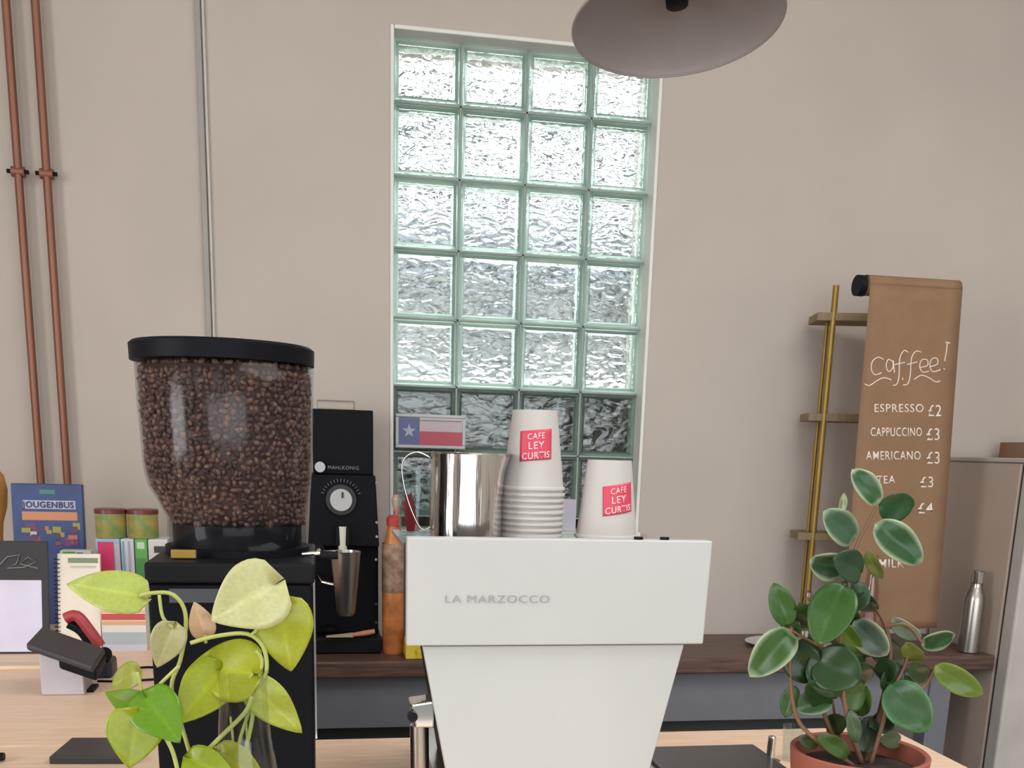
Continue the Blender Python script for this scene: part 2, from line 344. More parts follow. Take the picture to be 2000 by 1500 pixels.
# ------------------------------------------------------------ espresso machine
em = thing('espresso_machine', 'white espresso machine seen from behind on the oak counter', 'coffee machine', (.263, 1.35, .9))
X0, X1, Y0 = .094, .4535, 1.15
P('back_panel', MB().hexa([(X0, Y0, 1.162), (X1 - .003, Y0, 1.162), (X1 - .003, Y0 + .02, 1.162), (X0, Y0 + .02, 1.162), (X0, Y0, 1.2855), (X1, Y0, 1.2855), (X1, Y0 + .02, 1.2855), (X0, Y0 + .02, 1.2855)]), MWHITE, em, bevel=.002)
P('lower_panel', MB().hexa([(.158, Y0 + .000, .925), (.375, Y0 + .000, .925), (.375, Y0 + .02, .925), (.158, Y0 + .02, .925), (.113, Y0 + .008, 1.160), (.4295, Y0 + .008, 1.160), (.4295, Y0 + .02, 1.160), (.113, Y0 + .02, 1.160)]), MWHITE, em, bevel=.0015)
P('housing', MB().box((.122, Y0 + .02, 1.175), (.425, 1.50, 1.262)).hexa([(.165, Y0 + .02, .935), (.37, Y0 + .02, .935), (.37, 1.42, .935), (.165, 1.42, .935), (.124, Y0 + .02, 1.175), (.42, Y0 + .02, 1.175), (.42, 1.42, 1.175), (.124, 1.42, 1.175)]), DARK, em, 'black inner housing', bevel=.002)
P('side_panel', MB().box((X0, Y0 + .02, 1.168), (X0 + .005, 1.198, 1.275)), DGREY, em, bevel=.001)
P('side_panel', MB().box((X1 - .005, Y0 + .02, 1.168), (X1, 1.198, 1.275)), MWHITE, em, bevel=.001)
P('cup_tray', MB().box((.1, Y0 + .0205, 1.262), (.448, 1.5, 1.266)), BSTEEL, em)
for x in (.18, .36): 
    for y in (1.2, 1.45): P('foot', MB().lathe((x, y, .9), [(.02, 0), (.02, .01), (.014, .036)], 20), DARK, em, smooth='auto')
P('drip_tray', MB().box((.14, 1.30, .915), (.41, 1.60, .96)), BSTEEL, em, bevel=.004)
P('group_head', MB().lathe((.27, 1.52, 1.10), [(.03, 0), (.034, .01), (.034, .07), (.028, .09)], 28), CHROME, em, smooth='auto')
P('steam_valve', MB().hexa([(.106, 1.172, 1.058), (.130, 1.172, 1.058), (.130, 1.21, 1.058), (.106, 1.21, 1.058), (.100, 1.172, 1.088), (.130, 1.172, 1.092), (.130, 1.21, 1.092), (.100, 1.21, 1.088)]), CHROME, em, 'chrome steam valve', bevel=.003)
P('steam_wand', MB().tube([(.113, 1.19, 1.058), (.114, 1.19, 1.0), (.117, 1.19, .96)], [.0115, .0115, .009], 18), BSTEEL, em, smooth='auto')
P('steam_knob', MB().tube([(.103, 1.165, 1.074), (.103, 1.174, 1.074)], .006, 14), DARK, em)
text_mesh('LA MARZOCCO', .0125, mat('grey_print', (150, 151, 148), .6), 'logo_lettering', em, lambda x, y: (.1365 + x, Y0 - .0012, 1.212 + y), 0, 0, width=.121)
for px in (1247, 1298):
    c_ = at(px, 1051, 1.16); P('panel_screw', MB().tube([(c_.x, Y0 + .01, 1.2845), (c_.x, Y0 + .01, 1.2885)], .0055, 14), DARK, em, 'black screw cap on the panel top')

# ------------------------------------------------------------ milk jug
TZ = 1.2665
def jug(name, label, cx, cy, z, r0, r1, h, hdir, M=STEEL):
    t_ = thing(name, label, 'jug', (cx, cy, z))
    pr = [(0.001, .001), (r0 - .004, 0), (r0, .004), (r0 * 1.01, h * .25), (r0, h * .5), (r1, h * .8), (r1, h - .002), (r1 + .002, h)]
    inn = [(max(.0005, r - .0012), max(z_, .002)) for r, z_ in pr[::-1]]
    mb = MB(); n = 48; base = []
    rr = pr + inn
    rings_ = []
    for r, zz in rr:
        ring = []
        for k in range(n):
            a = 2 * math.pi * k / n; rad = r
            dd = math.cos(a - (hdir + math.pi)); 
            if zz > h * .7 and dd > .75: rad += (dd - .75) * 4 * .012 * (zz / h - .7) / .3
            ring.append((cx + rad * math.cos(a), cy + rad * math.sin(a), z + zz))
        rings_.append(ring)
    mb.rings(rings_, n, (False, False)); P('jug_body', mb, M, t_, smooth='auto')
    d = V((math.cos(hdir), math.sin(hdir), 0))
    hp = spline([V((cx, cy, z + h * .93)) + d * r1, V((cx, cy, z + h * .99)) + d * (r1 + .02), V((cx, cy, z + h * .86)) + d * (r1 + .036), V((cx, cy, z + h * .5)) + d * (r1 + .03), V((cx, cy, z + h * .16)) + d * (r0 + .012), V((cx, cy, z + h * .18)) + d * (r0 - .002)])
    hb = MB(); w_ = V((-d.y, d.x, 0)) * .0075; vs = []; fs = []
    for p in hp: vs += [p + w_, p - w_]
    for i in range(len(hp) - 1): fs.append((2 * i, 2 * i + 1, 2 * i + 3, 2 * i + 2))
    hb.add(vs, fs); P('jug_handle', hb, M, t_, smooth=True, solid=.0018)
    return t_
jug('milk_jug', 'large polished steel milk jug on top of the coffee machine', .180, 1.30, TZ, .0450, .0442, .112, math.radians(175))
# small glass with red tea towel fold beside it
gl = thing('drinking_glass', 'small clear glass between the machine edge and the steel jug', 'glass', (.133, 1.40, TZ))
P('glass_wall', MB().lathe((.128, 1.40, TZ), [(.001, .001), (.024, 0), (.029, .085), (.0275, .085), (.0225, .004), (.001, .004)], 36, (False, False)), CLEAR, gl, smooth='auto')
P('red_napkin', MB().hexa([(.114, 1.392, TZ + .006), (.130, 1.392, TZ + .006), (.13, 1.404, TZ + .006), (.114, 1.404, TZ + .006), (.108, 1.39, TZ + .045), (.119, 1.39, TZ + .058), (.119, 1.396, TZ + .058), (.108, 1.396, TZ + .045)]), mat('red_paper', (160, 34, 36), .7), gl, 'folded red paper')

# ------------------------------------------------------------ paper cups
cup_r0, cup_r1, cup_h = .0405, .0285, .100
def cup_mb(cx, cy, z):
    # upside down: rim down, closed end up
    p = [(cup_r1 - .0020, cup_h - .004), (cup_r1 - .0012, cup_h), (cup_r1, cup_h), (cup_r0 - .001, .006), (cup_r0 + .0012, .0045), (cup_r0 + .0016, .002), (cup_r0, 0), (cup_r0 - .0006, .002), (cup_r1 - .0006, cup_h - .004)]
    mb = MB().lathe((cx, cy, z), [(.0005, cup_h - .004)] + p, 56, (False, False)); mb.lathe((cx, cy, z), [(.0005, cup_h - .0042), (cup_r1 - .0008, cup_h - .0042)], 56, (True, False)); return mb
GRP = 'upside-down paper cups stacked on the machine'
def printed_cup(cx, cy, z, ang, zc, label, group, skew):
    t_ = thing('paper_cup', label, 'cup', (cx, cy, z), group)
    P('cup_body', cup_mb(cx, cy, z), CUPW, t_, smooth='auto')
    def place(u, v, lift=.0006):
        zz = zc + v + u * skew
        r = cup_r1 + (cup_r0 - cup_r1) * (cup_h - (zz)) / cup_h + lift
        a = ang + u / r
        return (cx + r * math.cos(a), cy + r * math.sin(a), z + zz)
    n = 12; mb = MB(); vs = []; fs = []
    for j in range(n + 1):
        for i in range(n + 1): vs.append(place((i / n - .5) * .042, (j / n - .5) * .037))
    for j in range(n):
        for i in range(n): a = j * (n + 1) + i; fs.append((a, a + 1, a + n + 2, a + n + 1))
    mb.add(vs, fs); lb = P('printed_label', mb, REDP, t_, 'red printed square', smooth=True, solid=.0003)
    for tx, sz, wd, vv in (('CAFE', .0105, .022, .0075), ('LEY', .0125, .020, -.0045), ('CURTIS', .0115, .036, -.0165)):
        text_mesh(tx, sz, PINKW, 'label_lettering', lb, lambda x, y, vv=vv: place(x, y + vv, .0013), .0003, .0001, width=wd, align='CENTER')
    return t_
NEST = .0074
sx, sy = .2695, 1.32
nst = 10
z_top = TZ + NEST * (nst - 1)
printed_cup(sx, sy, z_top, math.radians(-97), .057, 'topmost cup of the tall upside-down stack, with red print', GRP, .10)
words = ['second', 'third', 'fourth', 'fifth', 'sixth', 'seventh', 'eighth', 'ninth', 'tenth']
proto = None
for k in range(1, nst):
    z = z_top - NEST * k
    lab = f'white paper cup rim, {words[k-1]} from the top of the tall stack' if k < nst - 1 else 'lowest white paper cup of the tall stack, rim on the machine'
    if proto is None:
        proto = T('paper_cup', cup_mb(sx, sy, z), CUPW, lab, 'cup', GRP, smooth='auto')
    else:
        o = proto.copy(); COL.objects.link(o); o.location = proto.location.copy(); o.location.z = proto.location.z - NEST * (k - 1); o.location.x += random.uniform(-.0006, .0006)
        o['label'] = lab
sx2 = .3680
printed_cup(sx2, 1.31, TZ + NEST * 1, math.radians(-82), .052, 'upper printed cup of the short stack at the machine right', 'short pair of upside-down cups', .16)
o = proto.copy(); COL.objects.link(o); o.location = (sx2, 1.31, TZ); o['label'] = 'lower cup of the short stack, its rim just showing'; o['group'] = 'short pair of upside-down cups'

# ------------------------------------------------------------ front grinder with bean hopper
gr = thing('coffee_grinder', 'black coffee grinder with big clear hopper behind the trailing plant', 'coffee grinder', (-.1, 1.22, .9))
GY0 = 1.13
P('grinder_body', MB().hexa([(-.178, GY0, .9), (-.012, GY0, .9), (-.012, 1.36, .9), (-.178, 1.36, .9), (-.182, GY0, 1.235), (-.010, GY0, 1.235), (-.010, 1.36, 1.235), (-.182, 1.36, 1.235)]), BLK, gr, bevel=.004)
P('top_plate', MB().box((-.184, GY0 - .002, 1.2355), (-.008, 1.362, 1.2575)), DARK, gr, bevel=.003)
P('front_badge_panel', MB().box((-.160, GY0 - .002, 1.215), (-.075, GY0, 1.230)), mat('dark_blue_grey', (60, 62, 72), .3), gr)
def sq(pl, pr_, py, Y=1.25):
    a, b = at(pl, py, Y), at(pr_, py, Y); return ((a.x + b.x) / 2, (a + b).z / 2, (b.x - a.x) / 2)
hr = [sq(330, 600, 1088), sq(330, 600, 1012), sq(310, 603, 975), sq(292, 606, 948), sq(284, 608, 918), sq(272, 610, 800), sq(264, 611, 695)]
hr[-1] = (hr[-1][0], hr[-1][1] + .006, hr[-1][2]); hr[0] = (hr[0][0], 1.2575, hr[0][2])
HC = 1.25
ho = MB().rings([(c_, HC, z, r, r) for c_, z, r in hr], 64, (False, False))
P('hopper', ho, HOPG, gr, 'clear bean hopper', smooth=True, solid=.0022)
lc = sq(253, 613, 682)
P('hopper_lid', MB().rings([(lc[0], HC, lc[1] - .016, lc[2], lc[2]), (lc[0], HC, lc[1] + .001, lc[2] + .0005, lc[2] + .0005), (lc[0], HC, lc[1] + .004, lc[2] - .003, lc[2] - .003)], 64), BLK, gr, smooth='auto')
cr_ = hr[0]
P('collar', MB().rings([(cr_[0], HC, 1.2578, cr_[2] - .006, cr_[2] - .006), (cr_[0], HC, 1.292, cr_[2] - .006, cr_[2] - .006)], 48), DARK, gr, smooth='auto')
P('collar_ring', MB().rings([(cr_[0], HC, 1.2577, cr_[2] + .003, cr_[2] + .003), (cr_[0], HC, 1.266, cr_[2] + .003, cr_[2] + .003)], 48), BLK, gr, smooth='auto')
b0, b1 = at(335, 1076, 1.168), at(385, 1090, 1.168)
P('brass_plate', MB().box((b0.x, 1.160, 1.2585), (b1.x, 1.166, 1.268)), BRASS, gr, 'brass coloured plate', bevel=.001)
lv = at(655, 1078, 1.2); lv0 = at(590, 1082, 1.2)
P('shutter_lever', MB().tube([lv0, lv], .0022, 10), CHROME, gr, 'chrome shutter lever')
P('lever_knob', MB().tube([at(625, 1084, 1.2), at(660, 1084, 1.2)], .005, 12), DARK, gr)
P('edge_highlight', MB().box((-.0095, GY0 + .002, 1.06), (-.0075, GY0 + .008, 1.24)), CHROME, gr, 'chrome strip standing for the highlight down the right edge')  # bright edge highlight of the body built as a chrome sliver
# beans
ico = bmesh.new(); bmesh.ops.create_icosphere(ico, subdivisions=1, radius=1); iv = [v.co.copy() for v in ico.verts]; ifc = [tuple(v.index for v in f.verts) for f in ico.faces]; ico.free()
bz0, bz1 = 1.293, sq(264, 611, 722)[1]
def hop(z):
    for a, b in zip(hr[:-1], hr[1:]):
        if a[1] <= z <= b[1]:
            t_ = (z - a[1]) / (b[1] - a[1]); return a[0] + (b[0] - a[0]) * t_, a[2] + (b[2] - a[2]) * t_
    return hr[-1][0], hr[-1][2]
bm_ = MB(); zs = [bz0 + (bz1 - bz0) * i / 12 for i in range(13)]
bm_.rings([(hop(z)[0], HC, z, hop(z)[1] - .006, hop(z)[1] - .006) for z in zs], 40)
bc = [lin(c) for c in ((112, 80, 66), (84, 60, 52), (132, 100, 82), (98, 70, 58))]
def bean(p):
    q = Matrix.Rotation(random.uniform(0, 6.28), 3, 'Z') @ Matrix.Rotation(random.uniform(0, 6.28), 3, 'X') @ Matrix.Rotation(random.uniform(0, 6.28), 3, 'Y')
    bm_.add([p + q @ V((v.x * .0055, v.y * .0039, v.z * .0029)) for v in iv], ifc, random.choice(bc))
bm_.c = [bc[1]] * len(bm_.c)
z = bz0 + .003
while z < bz1:
    cx_, r_ = hop(z); n = int(2 * math.pi * r_ / .0078)
    for k in range(n):
        a = 2 * math.pi * (k + random.uniform(-.4, .4)) / n
        rr = r_ - .0048 - random.uniform(0, .002)
        bean(V((cx_ + rr * math.cos(a), HC + rr * math.sin(a), z + random.uniform(-.002, .002))))
    z += .0062
for k in range(600):
    cx_, r_ = hop(bz1); a = random.uniform(0, 6.28); rr = (r_ - .008) * math.sqrt(random.random())
    bean(V((cx_ + rr * math.cos(a), HC + rr * math.sin(a), bz1 + .002)))
bm_.norecalc = False
T('coffee_beans', bm_, PRINT, 'roasted coffee beans filling the clear grinder hopper', 'coffee beans', kind='stuff', smooth=True)

# ------------------------------------------------------------ black shop grinder on the back bench
eg = thing('shop_grinder', 'tall black shop grinder with white dial on the walnut bench', 'coffee grinder', (.0625, 3.05, .79))
EY = 2.95
cx = .0625
P('upper_body', MB().box((cx - .083, EY + .04, 1.30), (cx + .085, 3.2, 1.478)), BLK, eg, bevel=.004)
P('grind_head', MB().hexa([(cx - .10, EY + .01, 1.10), (cx + .10, EY + .01, 1.10), (cx + .10, 3.2, 1.10), (cx - .10, 3.2, 1.10), (cx - .088, EY + .02, 1.30), (cx + .09, EY + .02, 1.30), (cx + .09, 3.2, 1.30), (cx - .088, 3.2, 1.30)]), BLK, eg, bevel=.004)
P('lower_body', MB().box((cx - .098, EY + .06, .84), (cx + .100, 3.2, 1.10)), BLK, eg, bevel=.006)
P('base_plate', MB().box((cx - .107, EY, .79), (cx + .107, 3.22, .84)), DARK, eg, bevel=.008)
P('hopper_rim', MB().box((cx - .07, EY + .06, 1.478), (cx + .035, 3.17, 1.503)), thin_glass('milky_plastic', (235, 232, 225), .2, 1.0), eg, 'clear hopper rim on top', bevel=.003)
dc = at(666, 976, EY + .01)
P('dial_ring', MB().tube([(dc.x, EY + .03, dc.z), (dc.x, EY + .002, dc.z)], .042, 40), DGREY, eg, smooth='auto')
dl = P('dial', MB().tube([(dc.x, EY + .005, dc.z), (dc.x, EY - .006, dc.z)], .0305, 40), MWHITE, eg, 'white grind dial', smooth='auto')
P('dial_pointer', MB().tube([(dc.x + .004, EY - .009, dc.z + .006), (dc.x + .004, EY - .009, dc.z + .022)], .0025, 8), DGREY, dl)
tk = MB()
for k in range(15):
    a = math.radians(20 + k * 10); 
    for r_, l_ in ((.050, .008),):
        tk.tube([(dc.x + math.cos(a) * r_, EY + .0085, dc.z + math.sin(a) * r_), (dc.x + math.cos(a) * (r_ + l_), EY + .0085, dc.z + math.sin(a) * (r_ + l_))], .0011, 6)
P('dial_scale', tk, mat('grey_scale_print', (110, 112, 118), .5), eg)
lgc = at(625, 912, EY + .02)
P('round_badge', MB().tube([(lgc.x, EY + .03, lgc.z), (lgc.x, EY + .012, lgc.z)], .0145, 24), mat('pale_grey_badge', (186, 190, 194), .5), eg, 'round pale badge', smooth='auto')
text_mesh('MAHLKONIG', .014, mat('dim_print', (128, 128, 134), .5), 'maker_lettering', eg, lambda x, y: (cx - .058 + .015 + x, EY + .014, lgc.z - .005 + y), .001, 0, width=.085)
sp0, sp1 = at(669, 1028, EY - .01), at(669, 1082, EY - .01)
P('spout', MB().rings([(sp0.x, EY - .01, sp1.z, .012, .012), (sp0.x, EY - .01, sp0.z, .014, .014)], 24), mat('ivory_plastic', (214, 214, 200), .4), eg, 'ivory spout', smooth='auto')
P('spout_mount', MB().box((sp0.x - .02, EY - .02, sp0.z), (sp0.x + .02, EY + .03, 1.105)), DARK, eg, bevel=.003)
P('clamp_lever', MB().tube([(cx - .07, EY + .0, 1.09), (cx - .07, EY + .06, 1.09)], .017, 20), DARK, eg, smooth='auto')
P('clamp_bolt', MB().tube([(cx - .07, EY - .006, 1.09), (cx - .07, EY + .0, 1.09)], .006, 12), STEEL, eg)
P('tray_bracket', MB().tube([(cx - .075, EY + .06, 1.02), (cx - .06, EY - .04, 1.005), (cx - .03, EY - .05, 1.0)], .004, 8), STEEL, eg)
for zz in (1.28, 1.17, 1.13, 1.06, .93, .875):
    P('screw', MB().tube([(cx + .093, EY + .07 if zz < 1.1 else EY + .02, zz), (cx + .093, EY + .05 if zz < 1.1 else EY + .004, zz)], .004, 10), STEEL, eg)
P('foot_grip', MB().box((cx - .05, EY - .01, .86), (cx - .03, EY + .06, .87)), DARK, eg)
cf = thing('steel_catch_cup', 'tapered steel catch cup hanging under the black grinder spout', 'cup', (.0655, 2.885, .915))
P('cup_wall', MB().lathe((.0655, 2.885, .915), [(.001, .001), (.020, 0), (.026, .01), (.041, .172), (.043, .18), (.041, .18), (.0245, .012), (.001, .004)], 40, (False, False)), BSTEEL, cf, smooth='auto')
P('cup_clip', MB().box((.0555, 2.92, 1.05), (.0755, 3.0095, 1.062)), DARK, cf)
# wooden brush in front of the base
wb = thing('wooden_brush', 'wooden handled brush lying on the black grinder base', 'brush', (.06, 2.93, .842))
hb0, hb1 = at(640, 1256, 2.935), at(745, 1242, 2.935)
wbz = .850
P('brush_handle', MB().tube([(.085, 2.935, wbz), (.12, 2.935, wbz + .005), (.148, 2.935, wbz + .010)], [.006, .008, .007], 14), mat('beech_handle', (190, 130, 96), .5), wb, smooth='auto')
P('brush_bristles', MB().hexa([(.01, 2.928, wbz - .006), (.086, 2.928, wbz - .006), (.086, 2.942, wbz - .006), (.01, 2.942, wbz - .006), (.01, 2.93, wbz - .002), (.086, 2.928, wbz + .006), (.086, 2.942, wbz + .006), (.01, 2.94, wbz - .002)]), mat('pale_bristle', (170, 160, 130), .8), wb)

# orange bottle and yellow cloth
ob = thing('kraft_bottle', 'tall orange brown bottle with red cap beside the black grinder', 'bottle', (.205, 2.97, .79))
P('bottle_body', MB().lathe((.205, 2.97, .79), [(.03, 0), (.034, .01), (.034, .28), (.03, .31), (.020, .355), (.018, .37)], 32), mat('orange_brown_glass', (190, 118, 66), .35, nscale=20, noise=.3), ob, smooth='auto')
P('bottle_label', MB().lathe((.205, 2.97, .79), [(.0348, .18), (.0352, .181), (.0352, .32), (.0345, .321)], 32, (False, False)), mat('printed_brown_label', (122, 92, 74), .6, nscale=45, rgb2=(170, 140, 116)), ob, 'mottled brown label', smooth='auto')
P('bottle_cap', MB().lathe((.205, 2.97, 1.16), [(.021, 0), (.022, .02), (.014, .03)], 24), mat('red_cap', (176, 62, 54), .5), ob, 'red cap', smooth='auto')
P('paper_flower', MB().lathe((.212, 2.97, 1.188), [(.002, 0), (.013, .03), (.016, .045), (.006, .06)], 9), mat('pale_green_paper', (176, 172, 150), .7, nscale=30, rgb2=(200, 120, 110)), ob)
T('yellow_cloth', MB().hexa([(.232, 2.87, .7905), (.33, 2.87, .7905), (.33, 2.96, .7905), (.232, 2.96, .7905), (.232, 2.90, .868), (.262, 2.875, .806), (.33, 2.95, .806), (.235, 2.95, .868)]).box((.262, 2.868, .7906), (.332, 2.9, .816)), mat('yellow_cloth', (204, 178, 58), .9, bump=.3), 'folded yellow cloth on the bench beside the orange bottle', 'cloth', bevel=.003)

# small flag plate on the glass
fp = thing('flag_plate', 'small framed flag plate leaning against the dark glass blocks', 'plate', (.34, GY - .02, 1.378))
fx0, fx1, fz0, fz1 = .232, .452, 1.378, 1.482
fyy = GY - .012
P('plate_frame', MB().box((fx0, fyy - .004, fz0), (fx1, fyy + .004, fz0 + .01)).box((fx0, fyy - .004, fz1 - .01), (fx1, fyy + .004, fz1)).box((fx0, fyy - .004, fz0 + .01), (fx0 + .01, fyy + .004, fz1 - .01)).box((fx1 - .01, fyy - .004, fz0 + .01), (fx1, fyy + .004, fz1 - .01)), mat('pale_plate_frame', (186, 190, 190), .4), fp, bevel=.003)
fl = MB(); B_, W_, R_ = lin((92, 100, 150)), lin((196, 180, 184)), lin((186, 74, 92))
fl.box((fx0 + .01, fyy - .002, fz0 + .01), (fx0 + .075, fyy + .002, fz1 - .01), B_).box((fx0 + .075, fyy - .002, fz0 + .052), (fx1 - .01, fyy + .002, fz1 - .01), W_).box((fx0 + .075, fyy - .002, fz0 + .01), (fx1 - .01, fyy + .002, fz0 + .052), R_)
P('flag_face', fl, PRINT, fp)
star = MB(); scx, scz = fx0 + .042, (fz0 + fz1) / 2
pts = [(scx + (.022 if k % 2 == 0 else .009) * math.sin(k * math.pi / 5), fyy - .0032, scz + (.022 if k % 2 == 0 else .009) * math.cos(k * math.pi / 5)) for k in range(10)]
star.add([(scx, fyy - .0032, scz)] + pts, [(0, k + 1, (k + 1) % 10 + 1) for k in range(10)])
P('star', star, mat('flag_star', (176, 180, 196), .5), fp, solid=.0006)
P('plate_lines', MB().box((fx0 + .012, fyy - .0035, fz1 - .02), (fx1 - .012, fyy - .002, fz1 - .018)), GREYP, fp)
T('pale_carton', MB().box((.752, 3.235, wz0 + .0055), (.806, 3.29, 1.232)), mat('lavender_card', (184, 180, 192), .7), 'small pale lavender carton on the window sill behind the cups', 'box', bevel=.002)

# ------------------------------------------------------------ rack with kraft paper menu
rk = thing('wall_rack', 'brass rack with narrow shelves standing behind the paper menu', 'rack', (1.66, 3.08, .79))
ra = math.radians(-14); ro = V((1.562, 3.10, 0)); rd = V((math.cos(ra), math.sin(ra), 0)); rn = V((-rd.y, rd.x, 0))
def rp(u, v, z): p = ro + rd * u + rn * v; return (p.x, p.y, z)
P('upright', MB().tube([rp(0, 0, .79), rp(0, 0, 1.90)], .0095, 14), BRASS, rk, smooth='auto')
P('upright', MB().tube([rp(.235, 0, .79), rp(.235, 0, 1.90)], .0095, 14), BRASS, rk, smooth='auto')
P('upright', MB().tube([rp(-.006, .05, .79), rp(-.006, .05, 1.82)], .006, 14), BRASS, rk, 'thinner rear upright', smooth='auto')
RS = mat('rack_shelf_wood', (132, 112, 84), .6, stretch=(10, 1, 1), noise=.12)
for px, py in ((1612, 618), (1605, 815), (1590, 1048)):
    zc = at(px, py, 3.1).z
    P('rack_shelf', MB().hexa([rp(-.05, -.008, zc - .012), rp(.27, -.008, zc - .012), rp(.27, .12, zc - .012), rp(-.05, .12, zc - .012), rp(-.05, -.008, zc + .012), rp(.27, -.008, zc + .012), rp(.27, .12, zc + .012), rp(-.05, .12, zc + .012)]), RS, rk, bevel=.002)
pm = thing('paper_menu', 'brown kraft paper roll with white handwritten coffee prices', 'menu', (1.71, 2.9, .86))
pz1 = 1.905; prr = .030
n = 40
def menu_pt(u, s):   # u 0..1 across, s 0..1 from the top of the drop down to the bottom
    x0 = 1.562 + (1.570 - 1.562) * s; x1 = 1.856 + (1.905 - 1.856) * s
    y = 2.893 - .012 * s + .004 * math.sin(s * 5 + u * 2) * s + .010 * s * (u - .5) * 2
    return V((x0 + (x1 - x0) * u, y, pz1 - .03 - s * (pz1 - .03 - .87)))
mb = MB(); vs = []; fs = []
J = 30
for j in range(J + 1):
    for i in range(9): vs.append(menu_pt(i / 8, j / J))
for j in range(J):
    for i in range(8): a = j * 9 + i; fs.append((a, a + 1, a + 10, a + 9))
# curl over the roll
off0 = len(vs)
for j in range(9):
    a = math.pi * j / 8
    for i in range(9):
        p = menu_pt(i / 8, 0); vs.append(V((p.x, 2.893 + prr - prr * math.cos(a), pz1 - .03 + prr * math.sin(a))))
for j in range(8):
    for i in range(8): a = off0 + j * 9 + i; fs.append((a, a + 1, a + 10, a + 9))
mb.add(vs, fs); P('paper_sheet', mb, KRAFT, pm, smooth=True, solid=.0006)
P('paper_roll', MB().tube([(1.554, 2.893 + prr, pz1 - .031), (1.856, 2.893 + prr, pz1 - .031)], prr - .003, 32), KRAFT, pm, smooth='auto')
P('roll_holder', MB().tube([(1.535, 2.893 + prr, pz1 - .031), (1.558, 2.893 + prr, pz1 - .031)], prr - .001, 32), DARK, pm, 'dark end of the roll holder', smooth='auto')
P('holder_arm', MB().tube([(1.80, 2.893 + prr, pz1 - .031), (1.80, 3.03, pz1 - .04)], .006, 8), DARK, pm)
def mp_px(px, py):   # point of the sheet that the writing at this place of the photo sits on
    p = at(px, py, 2.888); s = (pz1 - .03 - p.z) / (pz1 - .03 - .87)
    x0 = 1.562 + .008 * s; x1 = 1.856 + .049 * s; u = (p.x - x0) / (x1 - x0)
    q = menu_pt(u, s); return q + V((0, -.0012, 0))
def stroke(mb, pts, r=.0016):
    mb.tube([mp_px(*p) for p in spline([(x, y, 0) for x, y in pts], 4) for p in [(p[0], p[1])]], r, 6)
tl = MB()
# "coffee!" by hand
for s_ in ([(1726, 702), (1715, 698), (1704, 706), (1702, 722), (1709, 732), (1722, 728)], [(1743, 706), (1735, 702), (1731, 715), (1736, 726), (1744, 718), (1745, 704), (1747, 728)],
           [(1774, 688), (1766, 685), (1758, 700), (1756, 735), (1752, 750), (1744, 753)], [(1748, 712), (1768, 708)], [(1800, 688), (1790, 686), (1781, 700), (1778, 735), (1773, 750), (1764, 752)], [(1772, 712), (1792, 707)],
           [(1798, 718), (1812, 714), (1812, 703), (1801, 703), (1797, 716), (1803, 727), (1815, 725)], [(1818, 716), (1832, 711), (1831, 700), (1821, 701), (1817, 714), (1823, 726), (1838, 722)],
           [(1852, 668), (1849, 690), (1846, 705)], [(1844, 720), (1846, 722)], [(1848, 668), (1857, 670)],
           [(1688, 750), (1698, 753), (1712, 744), (1726, 738), (1741, 742)], [(1786, 741), (1800, 733), (1815, 738), (1828, 746), (1837, 744)], [(1763, 738), (1764, 742)]):
    stroke(tl, s_)
P('handwriting', tl, CHALK, pm, 'white handwritten heading')
def menu_text(txt, px0, px1, py, hpx, price=None, ppx=None):
    k = 1 / (hpx * .72)
    def pl(x, y): return mp_px(px0 + x, py - y - (x * 0.0))
    text_mesh(txt, hpx * 1.35, CHALK, 'menu_lettering', pm, pl, .0005, .15, width=px1 - px0)
    if price: text_mesh(price, hpx * 1.9, CHALK, 'price_lettering', pm, lambda x, y: mp_px(ppx + x, py + 8 - y), .0005, .1, width=26)
menu_text('ESPRESSO', 1706, 1803, 805, 17, '£2', 1812)
menu_text('CAPPUCCINO', 1699, 1800, 852, 18, '£3', 1808)
menu_text('AMERICANO', 1690, 1798, 898, 18, '£3', 1808)
menu_text('TEA', 1710, 1747, 944, 16, '£3', 1795)
menu_text('', 1700, 1760, 990, 16, None, None) if False else None
text_mesh('£4', 30, CHALK, 'price_lettering', pm, lambda x, y: mp_px(1790 + x, 1003 - y), .0005, .1, width=30)
text_mesh('MILK', 24, CHALK, 'menu_lettering', pm, lambda x, y: mp_px(1712 + x, 1108 - y), .0005, .1, width=50)

# ------------------------------------------------------------ things on the right of the bench
sb = thing('steel_bottle', 'slim brushed steel water bottle at the right end of the bench', 'bottle', (2.035, 2.905, .79))
P('bottle_body', MB().lathe((2.035, 2.905, .79), [(.031, 0), (.034, .004), (.034, .165), (.031, .185), (.022, .203), (.019, .215), (.019, .222)], 40), BSTEEL, sb, smooth='auto')
P('bottle_cap', MB().lathe((2.035, 2.905, 1.012), [(.021, 0), (.0225, .002), (.0225, .036), (.019, .040), (.010, .041)], 32), STEEL, sb, smooth='auto')
T('white_plate', MB().rings([(1.475, 3.03, .7905, .07, .06), (1.475, 3.03, .796, .085, .075), (1.475, 3.03, .803, .14, .12), (1.475, 3.03, .801, .136, .116), (1.475, 3.03, .795, .08, .07)], 48), MWHITE, 'shallow white plate on the walnut bench behind the potted plant', 'plate', smooth='auto')
gb = thing('glass_bottle', 'tall slim clear glass bottle standing in front of the paper menu', 'bottle', (1.67, 2.87, .79))
P('bottle_wall', MB().lathe((1.652, 2.868, .79), [(.001, .002), (.022, 0), (.024, .006), (.024, .20), (.016, .25), (.011, .27), (.011, .305), (.013, .31)], 32, (False, False)), thin_glass('bottle_glass', (232, 226, 226), .03, 1.6), gb, smooth='auto')
